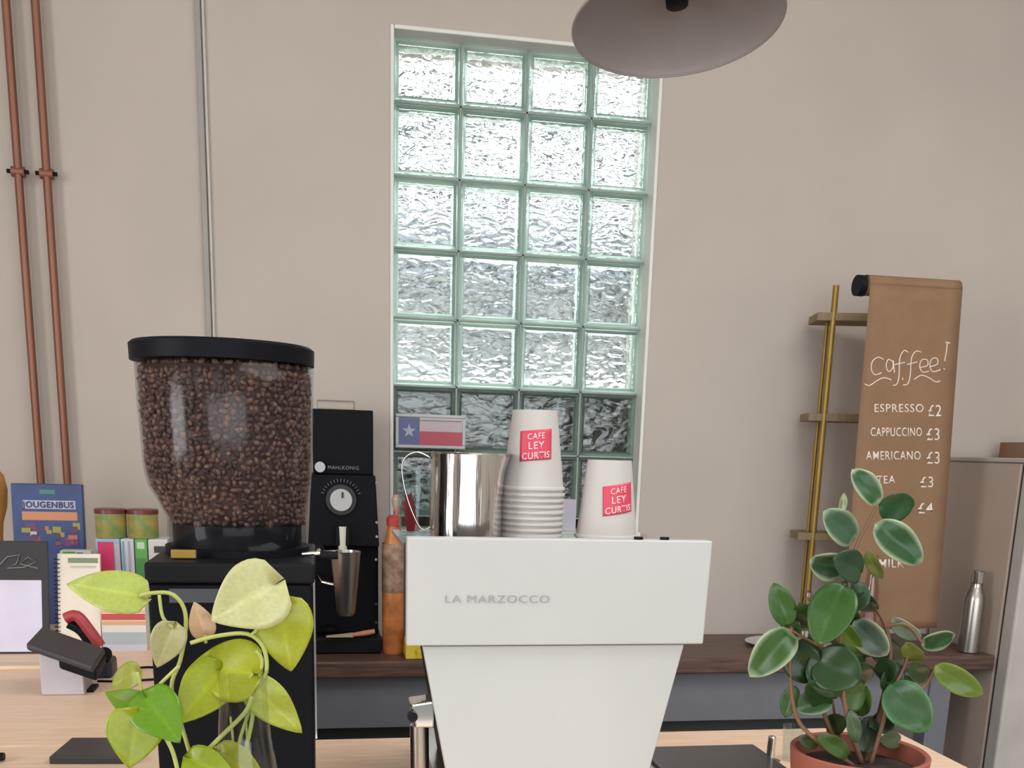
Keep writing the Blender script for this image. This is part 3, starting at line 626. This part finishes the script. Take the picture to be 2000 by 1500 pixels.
P('bottle_contents', MB().lathe((1.652, 2.868, .79), [(.018, .004), (.020, .03), (.019, .10), (.010, .16)], 24), mat('pinkish_content', (176, 140, 130), .5, nscale=30, noise=.3), gb, smooth='auto')
gc = thing('glass_cruet', 'small clear glass cruet with round stopper behind the potted plant', 'cruet', (1.33, 2.95, .79))
cxx = at(1572, 1240, 2.98).x
P('cruet_wall', MB().lathe((cxx, 2.98, .79), [(.001, .002), (.036, 0), (.038, .01), (.028, .06), (.014, .12), (.010, .15), (.012, .155)], 32, (False, False)), thin_glass('cruet_glass', (228, 232, 230), .04, 1.8), gc, smooth='auto')
P('stopper', MB().lathe((cxx, 2.98, .945), [(.004, 0), (.012, .006), (.015, .016), (.012, .026), (.003, .031)], 20), thin_glass('stopper_glass', (240, 240, 236), .05, 2.5), gc, smooth='auto')

# ------------------------------------------------------------ leaves
def leaf(mb, base, tip, width, nrm, col, edge=None, shape='round', curl=.15, fold=.12, ecut=.72):
    base, tip = V(base), V(tip); d = tip - base; L_ = d.length; d.normalize(); nrm = V(nrm); nrm = (nrm - d * nrm.dot(d)).normalized(); side = d.cross(nrm)
    nu, nv = 16, 12; vs = []; cs = []; fs = []
    c0 = lin(col); c1 = lin(edge) if edge else c0
    for i in range(nu + 1):
        t = i / nu
        if shape == 'heart': wdt = (math.sin(math.pi * min(1, t ** .55)) ** .75) * (1 - .1 * t) ; off = 0
        else: wdt = math.sin(math.pi * t ** .85) ** .56
        if i == 0 or i == nu: wdt = .02
        for j in range(nv + 1):
            s = (j / nv - .5) * 2
            lobe = -(abs(s) ** 2) * .16 * L_ * max(0, 1 - t * 3.2) if shape == 'heart' else 0
            p = base + d * (t * L_ + lobe) + side * (s * wdt * width / 2) + nrm * (-curl * L_ * (t - .3) ** 2 + fold * width * abs(s) * wdt + .015 * L_ * math.sin(t * 9 + s * 2))
            vs.append(p)
            e = max(abs(s) ** 1.2, abs(2 * t - 1) ** 1.6)
            rib = .12 if abs(s) < .1 else 0
            if edge and e > ecut: 
                q_ = min(1, (e - ecut) / (.93 - ecut)); c_ = tuple(c0[n_] + (c1[n_] - c0[n_]) * q_ for n_ in range(3)) + (1,)
            else: c_ = tuple(min(1, x * (1 + rib * 1.5)) for x in c0[:3]) + (1,)
            cs.append(c_)
    for i in range(nu):
        for j in range(nv): a = i * (nv + 1) + j; fs.append((a, a + 1, a + nv + 2, a + nv + 1))
    n = len(mb.v); mb.v += vs; mb.c += cs; mb.f += [tuple(x + n for x in f) for f in fs]
def pleaf(mb, b, t, wpx, Y, col, edge=None, shape='round', dy=0.0, roll=0, curl=.15, fold=.12):
    B = at(b[0], b[1], Y); T_ = at(t[0], t[1], Y + dy)
    n = (CAMP - B).normalized(); d = (T_ - B).normalized()
    n = Matrix.Rotation(math.radians(roll), 3, d) @ n
    if shape == 'round': col = tuple(x_ * .88 for x_ in col)
    wd = wpx / 2000 * Y * (1.22 if shape == 'round' else 1.2)
    leaf(mb, B, T_, wd / max(.35, math.cos(math.radians(roll))), n, col, edge, shape, curl, fold)

# ------------------------------------------------------------ potted peperomia
PC = V((.641, 1.10, .9))
pp = thing('potted_plant', 'bushy variegated plant in a terracotta pot on the right of the counter', 'plant', PC)
P('pot', MB().lathe(PC, [(.001, .001), (.056, 0), (.060, .004), (.073, .108), (.079, .109), (.082, .138), (.080, .140), (.0755, .138), (.070, .10), (.001, .10)], 56, (False, False)), TERRA, pp, smooth='auto')
P('soil', MB().lathe(PC, [(.001, .121), (.04, .124), (.062, .120), (.0725, .117)], 40, (False, False)), SOIL, pp, smooth=True)
pf = MB(); pf.norecalc = True
g1, g2, g3, g4, g5 = (52, 98, 52), (70, 116, 48), (36, 74, 34), (112, 146, 60), (84, 122, 92)
cw = (184, 198, 164)
Yp = 1.1
for a in ((( 1715, 985), (1667, 915), 40, .01, g1, cw, 35), ((1716, 988), (1788, 990), 50, 0, (54, 106, 56), None, 20), ((1709, 1022), (1803, 1100), 58, -.02, g1, cw, -15), ((1668, 1056), (1612, 1000), 52, -.01, g5, cw, 25),
          ((1684, 1118), (1632, 1092), 54, -.02, (50, 84, 56), None, 20), ((1650, 1112), (1583, 1096), 50, .0, (50, 88, 54), cw, -20), ((1685, 1158), (1707, 1202), 32, .03, (38, 80, 44), None, 20),
          ((1541, 1222), (1512, 1140), 44, .0, g2, None, 10), ((1648, 1140), (1598, 1256), 78, -.03, g2, None, 10), ((1690, 1140), (1640, 1190), 60, .01, (66, 104, 70), None, 10), ((1548, 1232), (1468, 1318), 64, -.03, (66, 106, 38), cw, 5),
          ((1548, 1255), (1584, 1335), 66, -.01, g3, None, 0), ((1592, 1285), (1680, 1330), 86, -.04, (44, 82, 34), None, 0), ((1600, 1270), (1632, 1365), 70, -.02, (42, 78, 32), None, 0), ((1638, 1214), (1678, 1280), 38, .0, g4, None, 20),
          ((1668, 1212), (1732, 1282), 54, -.02, (96, 124, 108), cw, 15), ((1742, 1208), (1798, 1252), 30, .0, (176, 194, 172), cw, 30), ((1798, 1256), (1868, 1244), 34, .0, g1, cw, 30),
          ((1826, 1300), (1920, 1360), 46, -.02, (110, 142, 52), (130, 150, 70), 10), ((1738, 1335), (1812, 1428), 78, -.04, (66, 112, 66), (92, 140, 92), 5), ((1728, 1352), (1758, 1292), 38, .0, (60, 102, 58), None, 20), ((1735, 1350), (1790, 1340), 50, .0, (62, 104, 46), None, 20),
          ((1622, 1362), (1556, 1384), 48, -.02, (94, 134, 90), (150, 176, 140), 15), ((1554, 1340), (1532, 1402), 32, .0, (70, 112, 48), None, 20), ((1640, 1362), (1694, 1352), 56, .0, (88, 120, 60), None, 20), ((1690, 1340), (1672, 1400), 44, .03, (90, 132, 52), None, 20),
          ((1658, 1476), (1600, 1438), 34, -.01, (84, 116, 56), None, 20), ((1688, 1472), (1704, 1396), 46, .02, (64, 76, 60), None, 0), ((1672, 1450), (1662, 1388), 26, .0, (98, 122, 88), None, 20), ((1694, 1076), (1722, 1136), 24, .02, (134, 148, 74), None, 20),
          ((1768, 1256), (1798, 1296), 34, .02, (126, 138, 58), None, 20), ((1640, 1010), (1652, 960), 14, .02, (150, 160, 110), None, 20), ((1700, 1240), (1760, 1300), 50, .03, (60, 92, 64), None, 10), ((1560, 1180), (1590, 1240), 40, .05, (56, 96, 46), None, 10),
          ((1640, 1180), (1660, 1235), 56, .04, (60, 100, 48), None, 10), ((1580, 1330), (1620, 1390), 40, .04, (54, 90, 46), None, 10), ((1716, 1390), (1742, 1430), 44, .05, (52, 80, 44), None, 10), ((1745, 1290), (1716, 1330), 40, .03, (60, 98, 60), None, 10),
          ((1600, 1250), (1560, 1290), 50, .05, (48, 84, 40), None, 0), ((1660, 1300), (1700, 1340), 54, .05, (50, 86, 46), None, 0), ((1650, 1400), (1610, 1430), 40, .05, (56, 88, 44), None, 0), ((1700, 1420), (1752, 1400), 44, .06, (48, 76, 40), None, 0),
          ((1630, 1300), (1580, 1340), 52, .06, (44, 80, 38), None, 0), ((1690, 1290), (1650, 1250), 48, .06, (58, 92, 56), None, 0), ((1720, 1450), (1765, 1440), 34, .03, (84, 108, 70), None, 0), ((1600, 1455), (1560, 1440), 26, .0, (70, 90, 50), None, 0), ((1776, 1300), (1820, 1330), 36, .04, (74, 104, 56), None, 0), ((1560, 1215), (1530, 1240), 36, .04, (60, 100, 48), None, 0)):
    b, t, wp, dy, c_, e_, rl = a
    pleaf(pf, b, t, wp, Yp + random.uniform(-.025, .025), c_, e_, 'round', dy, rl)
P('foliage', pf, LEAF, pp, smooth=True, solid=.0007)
ps = MB()
def pst(pts, r0, r1):
    q = spline([at(x, y, Yp + d) for x, y, d in pts], 5); ps.tube(q, [r0 + (r1 - r0) * i / (len(q) - 1) for i in range(len(q))], 8)
pst([(1684, 1492, 0), (1655, 1400, 0), (1640, 1280, .01), (1655, 1160, 0), (1672, 1070, 0), (1692, 1028, 0), (1714, 986, 0)], .0034, .0018)
pst([(1690, 1495, .01), (1716, 1400, .02), (1738, 1290, .01), (1728, 1220, .01), (1690, 1158, .01), (1662, 1120, 0)], .0034, .002)
pst([(1700, 1495, 0), (1722, 1420, 0), (1745, 1345, -.01), (1800, 1345, 0), (1830, 1300, 0)], .003, .002)
pst([(1670, 1498, 0), (1600, 1450, -.01), (1556, 1400, 0), (1543, 1310, 0), (1546, 1225, 0)], .003, .002)
pst([(1660, 1495, .02), (1612, 1400, .02), (1598, 1290, 0), (1650, 1140, .0)], .003, .0018)
pst([(1728, 1225, .01), (1770, 1220, 0), (1800, 1256, 0)], .0022, .0016)
pst([(1745, 1345, -.01), (1770, 1290, .0), (1770, 1256, .0)], .0022, .0014)
pst([(1640, 1280, .01), (1600, 1262, 0), (1548, 1232, 0)], .002, .0015)
pst([(1680, 1496, .03), (1640, 1440, .03), (1626, 1366, .02)], .002, .0015)
P('stems', ps, BSTEM, pp, smooth=True)

# ------------------------------------------------------------ pothos in a glass flask
vc = V((-.066, .86, .9))
pt = thing('pothos_cutting', 'trailing lime green plant cutting in a clear glass flask, front left', 'plant', vc)
P('glass_flask', MB().lathe(vc, [(.001, .003), (.052, 0), (.056, .006), (.052, .05), (.036, .15), (.022, .24), (.019, .285), (.021, .30)], 44, (False, False)), thin_glass('flask_glass', (240, 243, 241), .04, .9), pt, smooth='auto')
P('water', MB().lathe(vc, [(.001, .006), (.049, .007), (.052, .012), (.048, .05), (.034, .145)], 36, (False, True)), thin_glass('water', (228, 238, 232), .01, .8), pt, smooth='auto')
qf = MB(); qf.norecalc = True
Yq = .86
y1_, y2_, y3_ = (212, 212, 152), (184, 192, 48), (172, 180, 30)
for a in (((536, 1142), (412, 1212), 116, .0, y1_, 0, 'heart', .0), ((548, 1182), (568, 1312), 98, .0, (186, 194, 52), 0, 'heart', .01), ((494, 1316), (372, 1296), 108, .02, y3_, 10, 'heart', 0), ((430, 1310), (348, 1412), 84, -.02, (160, 172, 26), 10, 'heart', .01),
          ((497, 1342), (590, 1432), 66, .0, (180, 190, 66), 0, 'heart', 0), ((338, 1226), (306, 1304), 56, .0, (184, 180, 126), 0, 'heart', 0), ((400, 1238), (380, 1176), 42, .0, (214, 178, 138), 10, 'heart', .02),
          ((284, 1362), (350, 1448), 84, -.03, (104, 150, 26), 0, 'heart', -.03), ((284, 1386), (206, 1352), 50, .0, (112, 146, 22), 10, 'heart', -.02), ((268, 1396), (252, 1500), 92, -.01, (160, 174, 34), 0, 'heart', -.04),
          ((268, 1312), (214, 1340), 42, .02, (160, 168, 70), 20, 'heart', .1), ((272, 1164), (128, 1138), 70, .02, (184, 196, 96), 15, 'heart', .1), ((372, 1482), (460, 1520), 60, -.02, (150, 168, 30), 0, 'heart', -.02), ((430, 1470), (520, 1530), 60, -.02, (176, 178, 60), 0, 'heart', 0), ((426, 1460), (470, 1500), 40, .0, (140, 150, 60), 0, 'round', .02)):
    b, t, wp, dy, c_, rl, sh_, yo = a
    pleaf(qf, b, t, wp, Yq + yo, c_, None, sh_, dy, rl, .10, .06)
P('foliage', qf, LEAF, pt, smooth=True, solid=.0006)
qs = MB()
def qst(pts, r=.0019, yo=0):
    q = spline([at(x, y, Yq + yo) for x, y in pts], 5); qs.tube(q, r, 8)
qst([(272, 1164), (300, 1158), (335, 1160), (358, 1185), (363, 1225), (352, 1290), (335, 1340), (350, 1400), (372, 1476)], .0017, .01)
qst([(311, 1162), (318, 1205), (338, 1226)], .0014)
qst([(372, 1256), (420, 1243), (482, 1238), (514, 1264), (520, 1312), (500, 1350), (490, 1420), (470, 1500)], .0018)
qst([(372, 1480), (392, 1476), (430, 1440), (478, 1392), (492, 1360)], .0019, -.01)
qst([(507, 1195), (502, 1228), (490, 1240)], .0014); qst([(520, 1192), (548, 1184)], .0014); qst([(500, 1270), (512, 1290), (505, 1330), (497, 1342)], .0016)
qst([(318, 1430), (338, 1470), (350, 1520)], .0018, -.02); qst([(500, 1350), (470, 1440), (450, 1520)], .0015, .01); qst([(480, 1400), (485, 1460), (500, 1520)], .001, .01); qst([(450, 1400), (455, 1460), (440, 1520)], .001, .015)
qst([(400, 1240), (402, 1256)], .0014, .01); qst([(268, 1312), (282, 1362)], .0012, 0); qst([(350, 1300), (300, 1350), (284, 1384)], .0015, -.01)
qst([(497, 1342), (486, 1330), (494, 1316)], .0014)
P('stems', qs, STEM, pt, smooth=True)

# ------------------------------------------------------------ steel tray and post
tr = thing('steel_tray', 'low dark steel tray on the counter right of the coffee machine', 'tray', (.62, 1.4, .9))
P('tray_base', MB().box((.50, 1.22, .9), (.72, 1.575, .906)), BSTEEL, tr, bevel=.003)
P('tray_mat', MB().box((.51, 1.23, .906), (.71, 1.555, .912)), mat('dark_grey_steel', (92, 90, 94), .3, .8), tr, bevel=.002)
q0 = at(1508, 1440, 1.49)
T('steel_post', MB().lathe((q0.x, 1.49, .9), [(.016, 0), (.016, .004), (.0065, .006), (.0065, q0.z - .9), (.005, q0.z - .898)], 24), STEEL, 'short upright steel post at the right edge of the steel tray', 'post', smooth='auto')
rg = thing('rinse_glass', 'small clear glass beside the steel post', 'glass', (.79, 1.50, .9))
gx = at(1533, 1460, 1.5).x
P('glass_wall', MB().lathe((gx + .012, 1.5, .9), [(.001, .003), (.014, 0), (.017, .058), (.0155, .058), (.012, .004)], 28, (False, False)), CLEAR, rg, smooth='auto')

# ------------------------------------------------------------ left end of the counter
CZ = .9
def card(name, label, cat, x0, x1, y, z0, z1, th, lean, front, parent=None):
    pass
def leaned(x0, x1, y, z0, z1, th, lean, u0=0, u1=1, v0=0, v1=1, lift=0):
    # box leaning back by `lean` metres over its height; sub-rectangle (u,v) of its front raised by `lift`
    def pt(u, v, d): return (x0 + (x1 - x0) * u, y + lean * v + d, z0 + (z1 - z0) * v)
    if lift: a, b = -lift, 0
    else: a, b = 0, th
    return [pt(u0, v0, a), pt(u1, v0, a), pt(u1, v0, b), pt(u0, v0, b), pt(u0, v1, a), pt(u1, v1, a), pt(u1, v1, b), pt(u0, v1, b)]
bk = thing('blue_book', 'blue hardback book with white and orange title band, leaning at the wall', 'book', (-.70, 2.9, CZ))
a_ = (-.785, -.612, 2.84, CZ, 1.262, .025, .03)
P('cover', MB().hexa(leaned(*a_)), mat('navy_cover', (44, 66, 118), .4, noise=.15, nscale=20), bk, bevel=.002)
tb = MB()
tb.hexa(leaned(*a_, .16, .9, .825, .885, .0012), lin((186, 190, 212))).hexa(leaned(*a_, .14, .92, .745, .805, .0012), lin((204, 138, 96))).hexa(leaned(*a_, .4, .62, .93, .96, .0012), lin((70, 130, 120)))
P('title_band', tb, PRINT, bk)
text_mesh('JOUGENBUS', .022, mat('navy_ink', (60, 62, 110), .5), 'title_lettering', bk, lambda x, y: (-.785 + .028 + x, 2.84 + .03 * .84 - .003, CZ + .362 * .835 + y), .0006, .0004, width=.126)
pc = MB()
for k in range(26):
    u = random.uniform(.12, .85); v = random.uniform(.55, .70)
    pc.hexa(leaned(*a_, u, u + random.uniform(.05, .14), v, v + random.uniform(.02, .05), .001 + k * .00005), lin(random.choice([(150, 70, 80), (110, 60, 110), (200, 190, 190), (160, 150, 70), (90, 60, 90), (190, 110, 100), (60, 70, 130)])))
P('cover_picture', pc, PRINT, bk, 'colourful cover picture')
# wooden turned object at the far left
wx = -.842
T('pepper_mill', MB().lathe((wx, 2.9, CZ), [(.03, 0), (.034, .01), (.028, .10), (.020, .22), (.024, .26), (.036, .30), (.040, .345), (.034, .38), (.02, .398), (.004, .404)], 32), mat('honey_wood', (176, 122, 62), .4, nscale=12, stretch=(6, 6, 1), noise=.2), 'honey coloured turned wooden mill at the far left edge', 'mill', smooth='auto')
# clipboard
cb = thing('clipboard', 'black clipboard with a white sheet standing at the left edge', 'clipboard', (-.68, 2.46, CZ))
a_ = (-.76, -.612, 2.44, CZ, 1.150, .006, .05)
P('board', MB().hexa(leaned(*a_)), mat('matte_black_board', (42, 40, 44), .6), cb, bevel=.001)
P('paper_sheet', MB().hexa(leaned(*a_, .1, .90, .02, .655, .001)), mat('lilac_white_paper', (212, 208, 228), .7), cb, 'white sheet')
lg = MB()
def lp(u, v): return V((-.76 + .148 * u, 2.44 + .05 * v - .002, CZ + .25 * v))
lg.tube([lp(*p) for p in ((.3, .78), (.42, .86), (.6, .88), (.55, .80), (.42, .76), (.66, .77), (.84, .82), (.72, .86), (.6, .80), (.86, .76))], .0016, 6)
P('emblem', lg, mat('grey_emblem', (130, 126, 128), .5), cb, 'grey scribbled emblem')
# spiral notebook
nb = thing('spiral_notebook', 'cream spiral notebook standing behind the card terminal', 'notebook', (-.56, 2.46, CZ))
a_ = (-.598, -.505, 2.46, CZ, 1.120, .012, .05)
P('pages', MB().hexa(leaned(*a_)), mat('cream_cover', (232, 222, 206), .7), nb, bevel=.001)
for q_, c_ in (((.25, .95, .91, .96), (120, 140, 110)), ((.3, .9, .86, .88), (196, 186, 180))):
    P('cover_print', MB().hexa(leaned(*a_, *q_, .001), lin(c_)), PRINT, nb)
rgm = MB()
for k in range(22):
    v = .04 + k * .043; c_ = V((-.598, 2.46 + .05 * v + .004, CZ + .22 * v))
    rgm.tube([c_ + V((.007 * math.cos(a) - .001, .007 * math.sin(a), 0)) for a in [2 * math.pi * j / 12 for j in range(13)]], .0011, 6)
P('spiral_binding', rgm, DGREY, nb)
# striped box
tb_ = thing('striped_box', 'white box with red and orange stripes beside the notebook', 'box', (-.46, 2.48, CZ))
a_ = (-.503, -.405, 2.47, CZ, 1.045, .05, .0)
P('box_body', MB().hexa(leaned(*a_)), mat('pale_card', (226, 222, 218), .6), tb_, bevel=.001)
st = MB()
for v0, v1, c_ in ((.0, .10, (206, 206, 220)), (.10, .30, (180, 190, 200)), (.42, .48, (228, 178, 128)), (.50, .60, (204, 84, 84)), (.62, .66, (236, 190, 150)), (.78, .84, (232, 160, 120)), (.92, .97, (236, 198, 170))):
    st.hexa(leaned(*a_, .01, .99, v0, v1, .001), lin(c_))
P('printed_stripes', st, PRINT, tb_)
# packets behind
def packet(label, x0, x1, z1, col, bands, y=2.70, name='tea_packet', cat='packet', dep=.09):
    t_ = thing(name, label, cat, ((x0 + x1) / 2, y + dep / 2, CZ), 'packets standing under the two tins')
    a_ = (x0, x1, y, CZ, z1, dep, 0)
    P('packet_body', MB().hexa(leaned(*a_)), mat(name + str(len(MATS)), col, .5), t_, bevel=.003)
    s_ = MB()
    for u0, u1, v0, v1, c_ in bands: s_.hexa(leaned(*a_, u0, u1, v0, v1, .001), lin(c_))
    P('printed_front', s_, PRINT, t_)
pz = 1.138
packet('green and blue patterned packet behind the notebook', -.628, -.556, 1.112, (196, 206, 196), [(.1, .5, .84, .99, (90, 160, 60)), (.55, .75, .80, .98, (50, 80, 130)), (.78, .95, .82, .97, (190, 200, 220)), (.05, .95, .70, .80, (60, 90, 80))], y=2.66, dep=.04)
packet('pink and blue packet standing next to the striped box', -.553, -.495, pz, (150, 180, 205), [(.1, .75, .45, .97, (216, 56, 108)), (.1, .8, .30, .45, (60, 100, 160)), (.8, .98, .3, .95, (200, 190, 200))])
packet('pale lilac and blue packet, right of the pink one', -.493, -.462, pz, (206, 204, 216), [(.1, .3, .05, .98, (130, 170, 190)), (.55, .75, .05, .98, (176, 170, 190))])
packet('narrow green packet under the right tin', -.460, -.430, pz, (96, 168, 88), [(.1, .9, .6, .8, (70, 140, 70)), (.2, .8, .9, .97, (200, 220, 190))])
packet('white packet with black print nearest the grinder', -.428, -.380, pz, (206, 204, 200), [(.3, .95, .86, .93, (50, 46, 50)), (.4, .55, .6, .84, (90, 88, 96)), (.65, .75, .6, .84, (90, 88, 96)), (.85, .92, .6, .84, (90, 88, 96))])
TINM = mat('floral_tin_print', (176, 150, 84), .4, nscale=38, rgb2=(110, 140, 80)); TINL = mat('dark_red_lid', (110, 52, 48), .35)
def tin(label, x):
    t_ = thing('tea_tin', label, 'tin', (x, 2.745, pz + .0005), 'tins on top of the packets')
    P('tin_body', MB().lathe((x, 2.745, pz + .0005), [(.036, 0), (.037, .002), (.037, .062), (.036, .063)], 36), TINM, t_, smooth='auto')
    P('lid', MB().lathe((x, 2.745, pz + .0605), [(.0385, 0), (.0385, .010), (.036, .012)], 36), TINL, t_, 'dark red lid', smooth='auto')
    return t_
t1 = tin('left of the two floral tins with dark red lids', -.521)
t2 = t1.copy(); COL.objects.link(t2); t2.location = (-.444, 2.745, pz + .0005); t2['label'] = 'right of the two floral tins, nearest the bean hopper'
for ch in list(t1.children):
    c_ = ch.copy(); COL.objects.link(c_); c_.parent = t2

# card terminal on a pale stand, with red one behind
def slab_px(corners, Y, th):   # four corners (px,py,dy) clockwise from top-left, thickness downwards along -n
    p = [at(x, y, Y + d) for x, y, d in corners]; n = (p[1] - p[0]).cross(p[3] - p[0]).normalized()
    if n.z < 0: n = -n
    q = [a - n * th for a in p]
    return [q[0], q[1], q[2], q[3], p[0], p[1], p[2], p[3]]
ts = thing('card_terminal', 'black card terminal tilted on a pale grey stand', 'card terminal', (-.5, 2.05, CZ))
bl, brr = at(80, 1352, 2.03), at(165, 1352, 2.03)
P('stand', MB().hexa([(bl.x, 2.03, CZ), (brr.x, 2.03, CZ), (brr.x, 2.11, CZ), (bl.x, 2.11, CZ), (bl.x + .001, 2.03, CZ + .088), (bl.x + .045, 2.03, CZ + .082), (bl.x + .045, 2.11, CZ + .082), (bl.x + .001, 2.11, CZ + .088)]).hexa([(bl.x + .045, 2.0301, CZ), (brr.x, 2.0301, CZ), (brr.x, 2.11, CZ), (bl.x + .045, 2.11, CZ), (bl.x + .045, 2.0301, CZ + .082), (brr.x, 2.0301, CZ + .040), (brr.x, 2.11, CZ + .040), (bl.x + .045, 2.11, CZ + .082)]), mat('pale_grey_plastic', (188, 182, 190), .5), ts, bevel=.003)
P('stand_foot', MB().box((brr.x - .02, 2.05, CZ), (brr.x + .012, 2.10, CZ + .006)), DARK, ts)
sx0 = bl.x - .012
def ang_slab(x0, x1, z0, z1, y0, y1, th):
    return [(x0, y0, z0 - th), (x1, y0, z1 - th), (x1, y1, z1 - th + .012), (x0, y1, z0 - th + .012), (x0, y0, z0), (x1, y0, z1), (x1, y1, z1 + .012), (x0, y1, z0 + .012)]
P('terminal_body', MB().hexa(ang_slab(sx0, sx0 + .115, CZ + .108, CZ + .062, 2.0, 2.12, .014)), mat('charcoal_plastic', (54, 52, 54), .45), ts, bevel=.005)
P('terminal_back', MB().hexa(ang_slab(sx0 + .052, sx0 + .118, CZ + .078, CZ + .052, 2.01, 2.11, .022)), DARK, ts, bevel=.005)
rt = thing('red_stapler', 'red and black stapler pointing up behind the card terminal', 'stapler', (-.47, 2.16, CZ))
def rpx(a, b, ra, rb, Y): return MB().tube([at(*a, Y), at(*b, Y)], [ra, rb], 12)
Yr = 2.19
P('stapler_arm', MB().tube(spline([at(128, 1208, Yr), at(150, 1203, Yr), at(175, 1232, Yr), at(196, 1262, Yr)], 4), .0115, 12), mat('red_plastic', (168, 58, 64), .4), rt, 'red upper arm', smooth='auto')
P('stapler_jaw', MB().tube(spline([at(134, 1218, Yr + .01), at(158, 1232, Yr + .01), at(180, 1262, Yr + .01), at(205, 1290, Yr + .01)], 4), .010, 12), DARK, rt, smooth='auto')
q = at(190, 1285, Yr + .02)
P('stapler_base', MB().box((q.x - .05, Yr - .02, CZ), (q.x + .035, Yr + .045, CZ + .038)), mat('dark_blue_plastic', (34, 38, 56), .4), rt, bevel=.008)
P('stapler_hinge', MB().tube([at(205, 1277, Yr - .025), at(205, 1277, Yr + .03)], .014, 16), DARK, rt, smooth='auto')
# cables
for k, (p, lab) in enumerate(((((-.41, 2.25), (-.37, 2.27), (-.31, 2.24), (-.26, 2.26)), 'black cable behind the stapler, nearer the wall'), (((-.45, 2.14), (-.40, 2.135), (-.33, 2.15), (-.25, 2.14)), 'black cable on the counter, nearer the stapler'))):
    T('cable', MB().tube(spline([V((x, y, CZ + .0025)) for x, y in p], 6), .0024, 8), DARK, lab, 'cable', 'cables on the counter', smooth=True)
T('wooden_ruler', MB().box((-.80, 2.27, CZ), (-.545, 2.31, CZ + .008)), mat('pale_ruler', (222, 196, 170), .5), 'pale wooden strip lying in front of the clipboard', 'wooden strip', bevel=.001)
# tablet
tq = [G(140, 1440, CZ + .012), G(262, 1440, CZ + .012), G(262, 1478, CZ + .012), G(95, 1478, CZ + .012)]
tq = [V((p.x, p.y, CZ)) for p in tq]
T('tablet', MB().hexa([tq[3], tq[2], tq[1], tq[0]] + [p + V((0, 0, .012)) for p in (tq[3], tq[2], tq[1], tq[0])]), mat('dark_tablet', (44, 44, 48), .35), 'flat dark tablet lying on the oak counter', 'tablet', bevel=.002)
pe = at(8, 1482, 1.6)
T('marker_pen', MB().tube([(-.56, 1.60, CZ + .0085), (-.50, 1.60, CZ + .0085), (-.477, 1.60, CZ + .0085)], [.008, .008, .006], 14), DARK, 'black marker pen at the lower left corner', 'pen', smooth='auto')
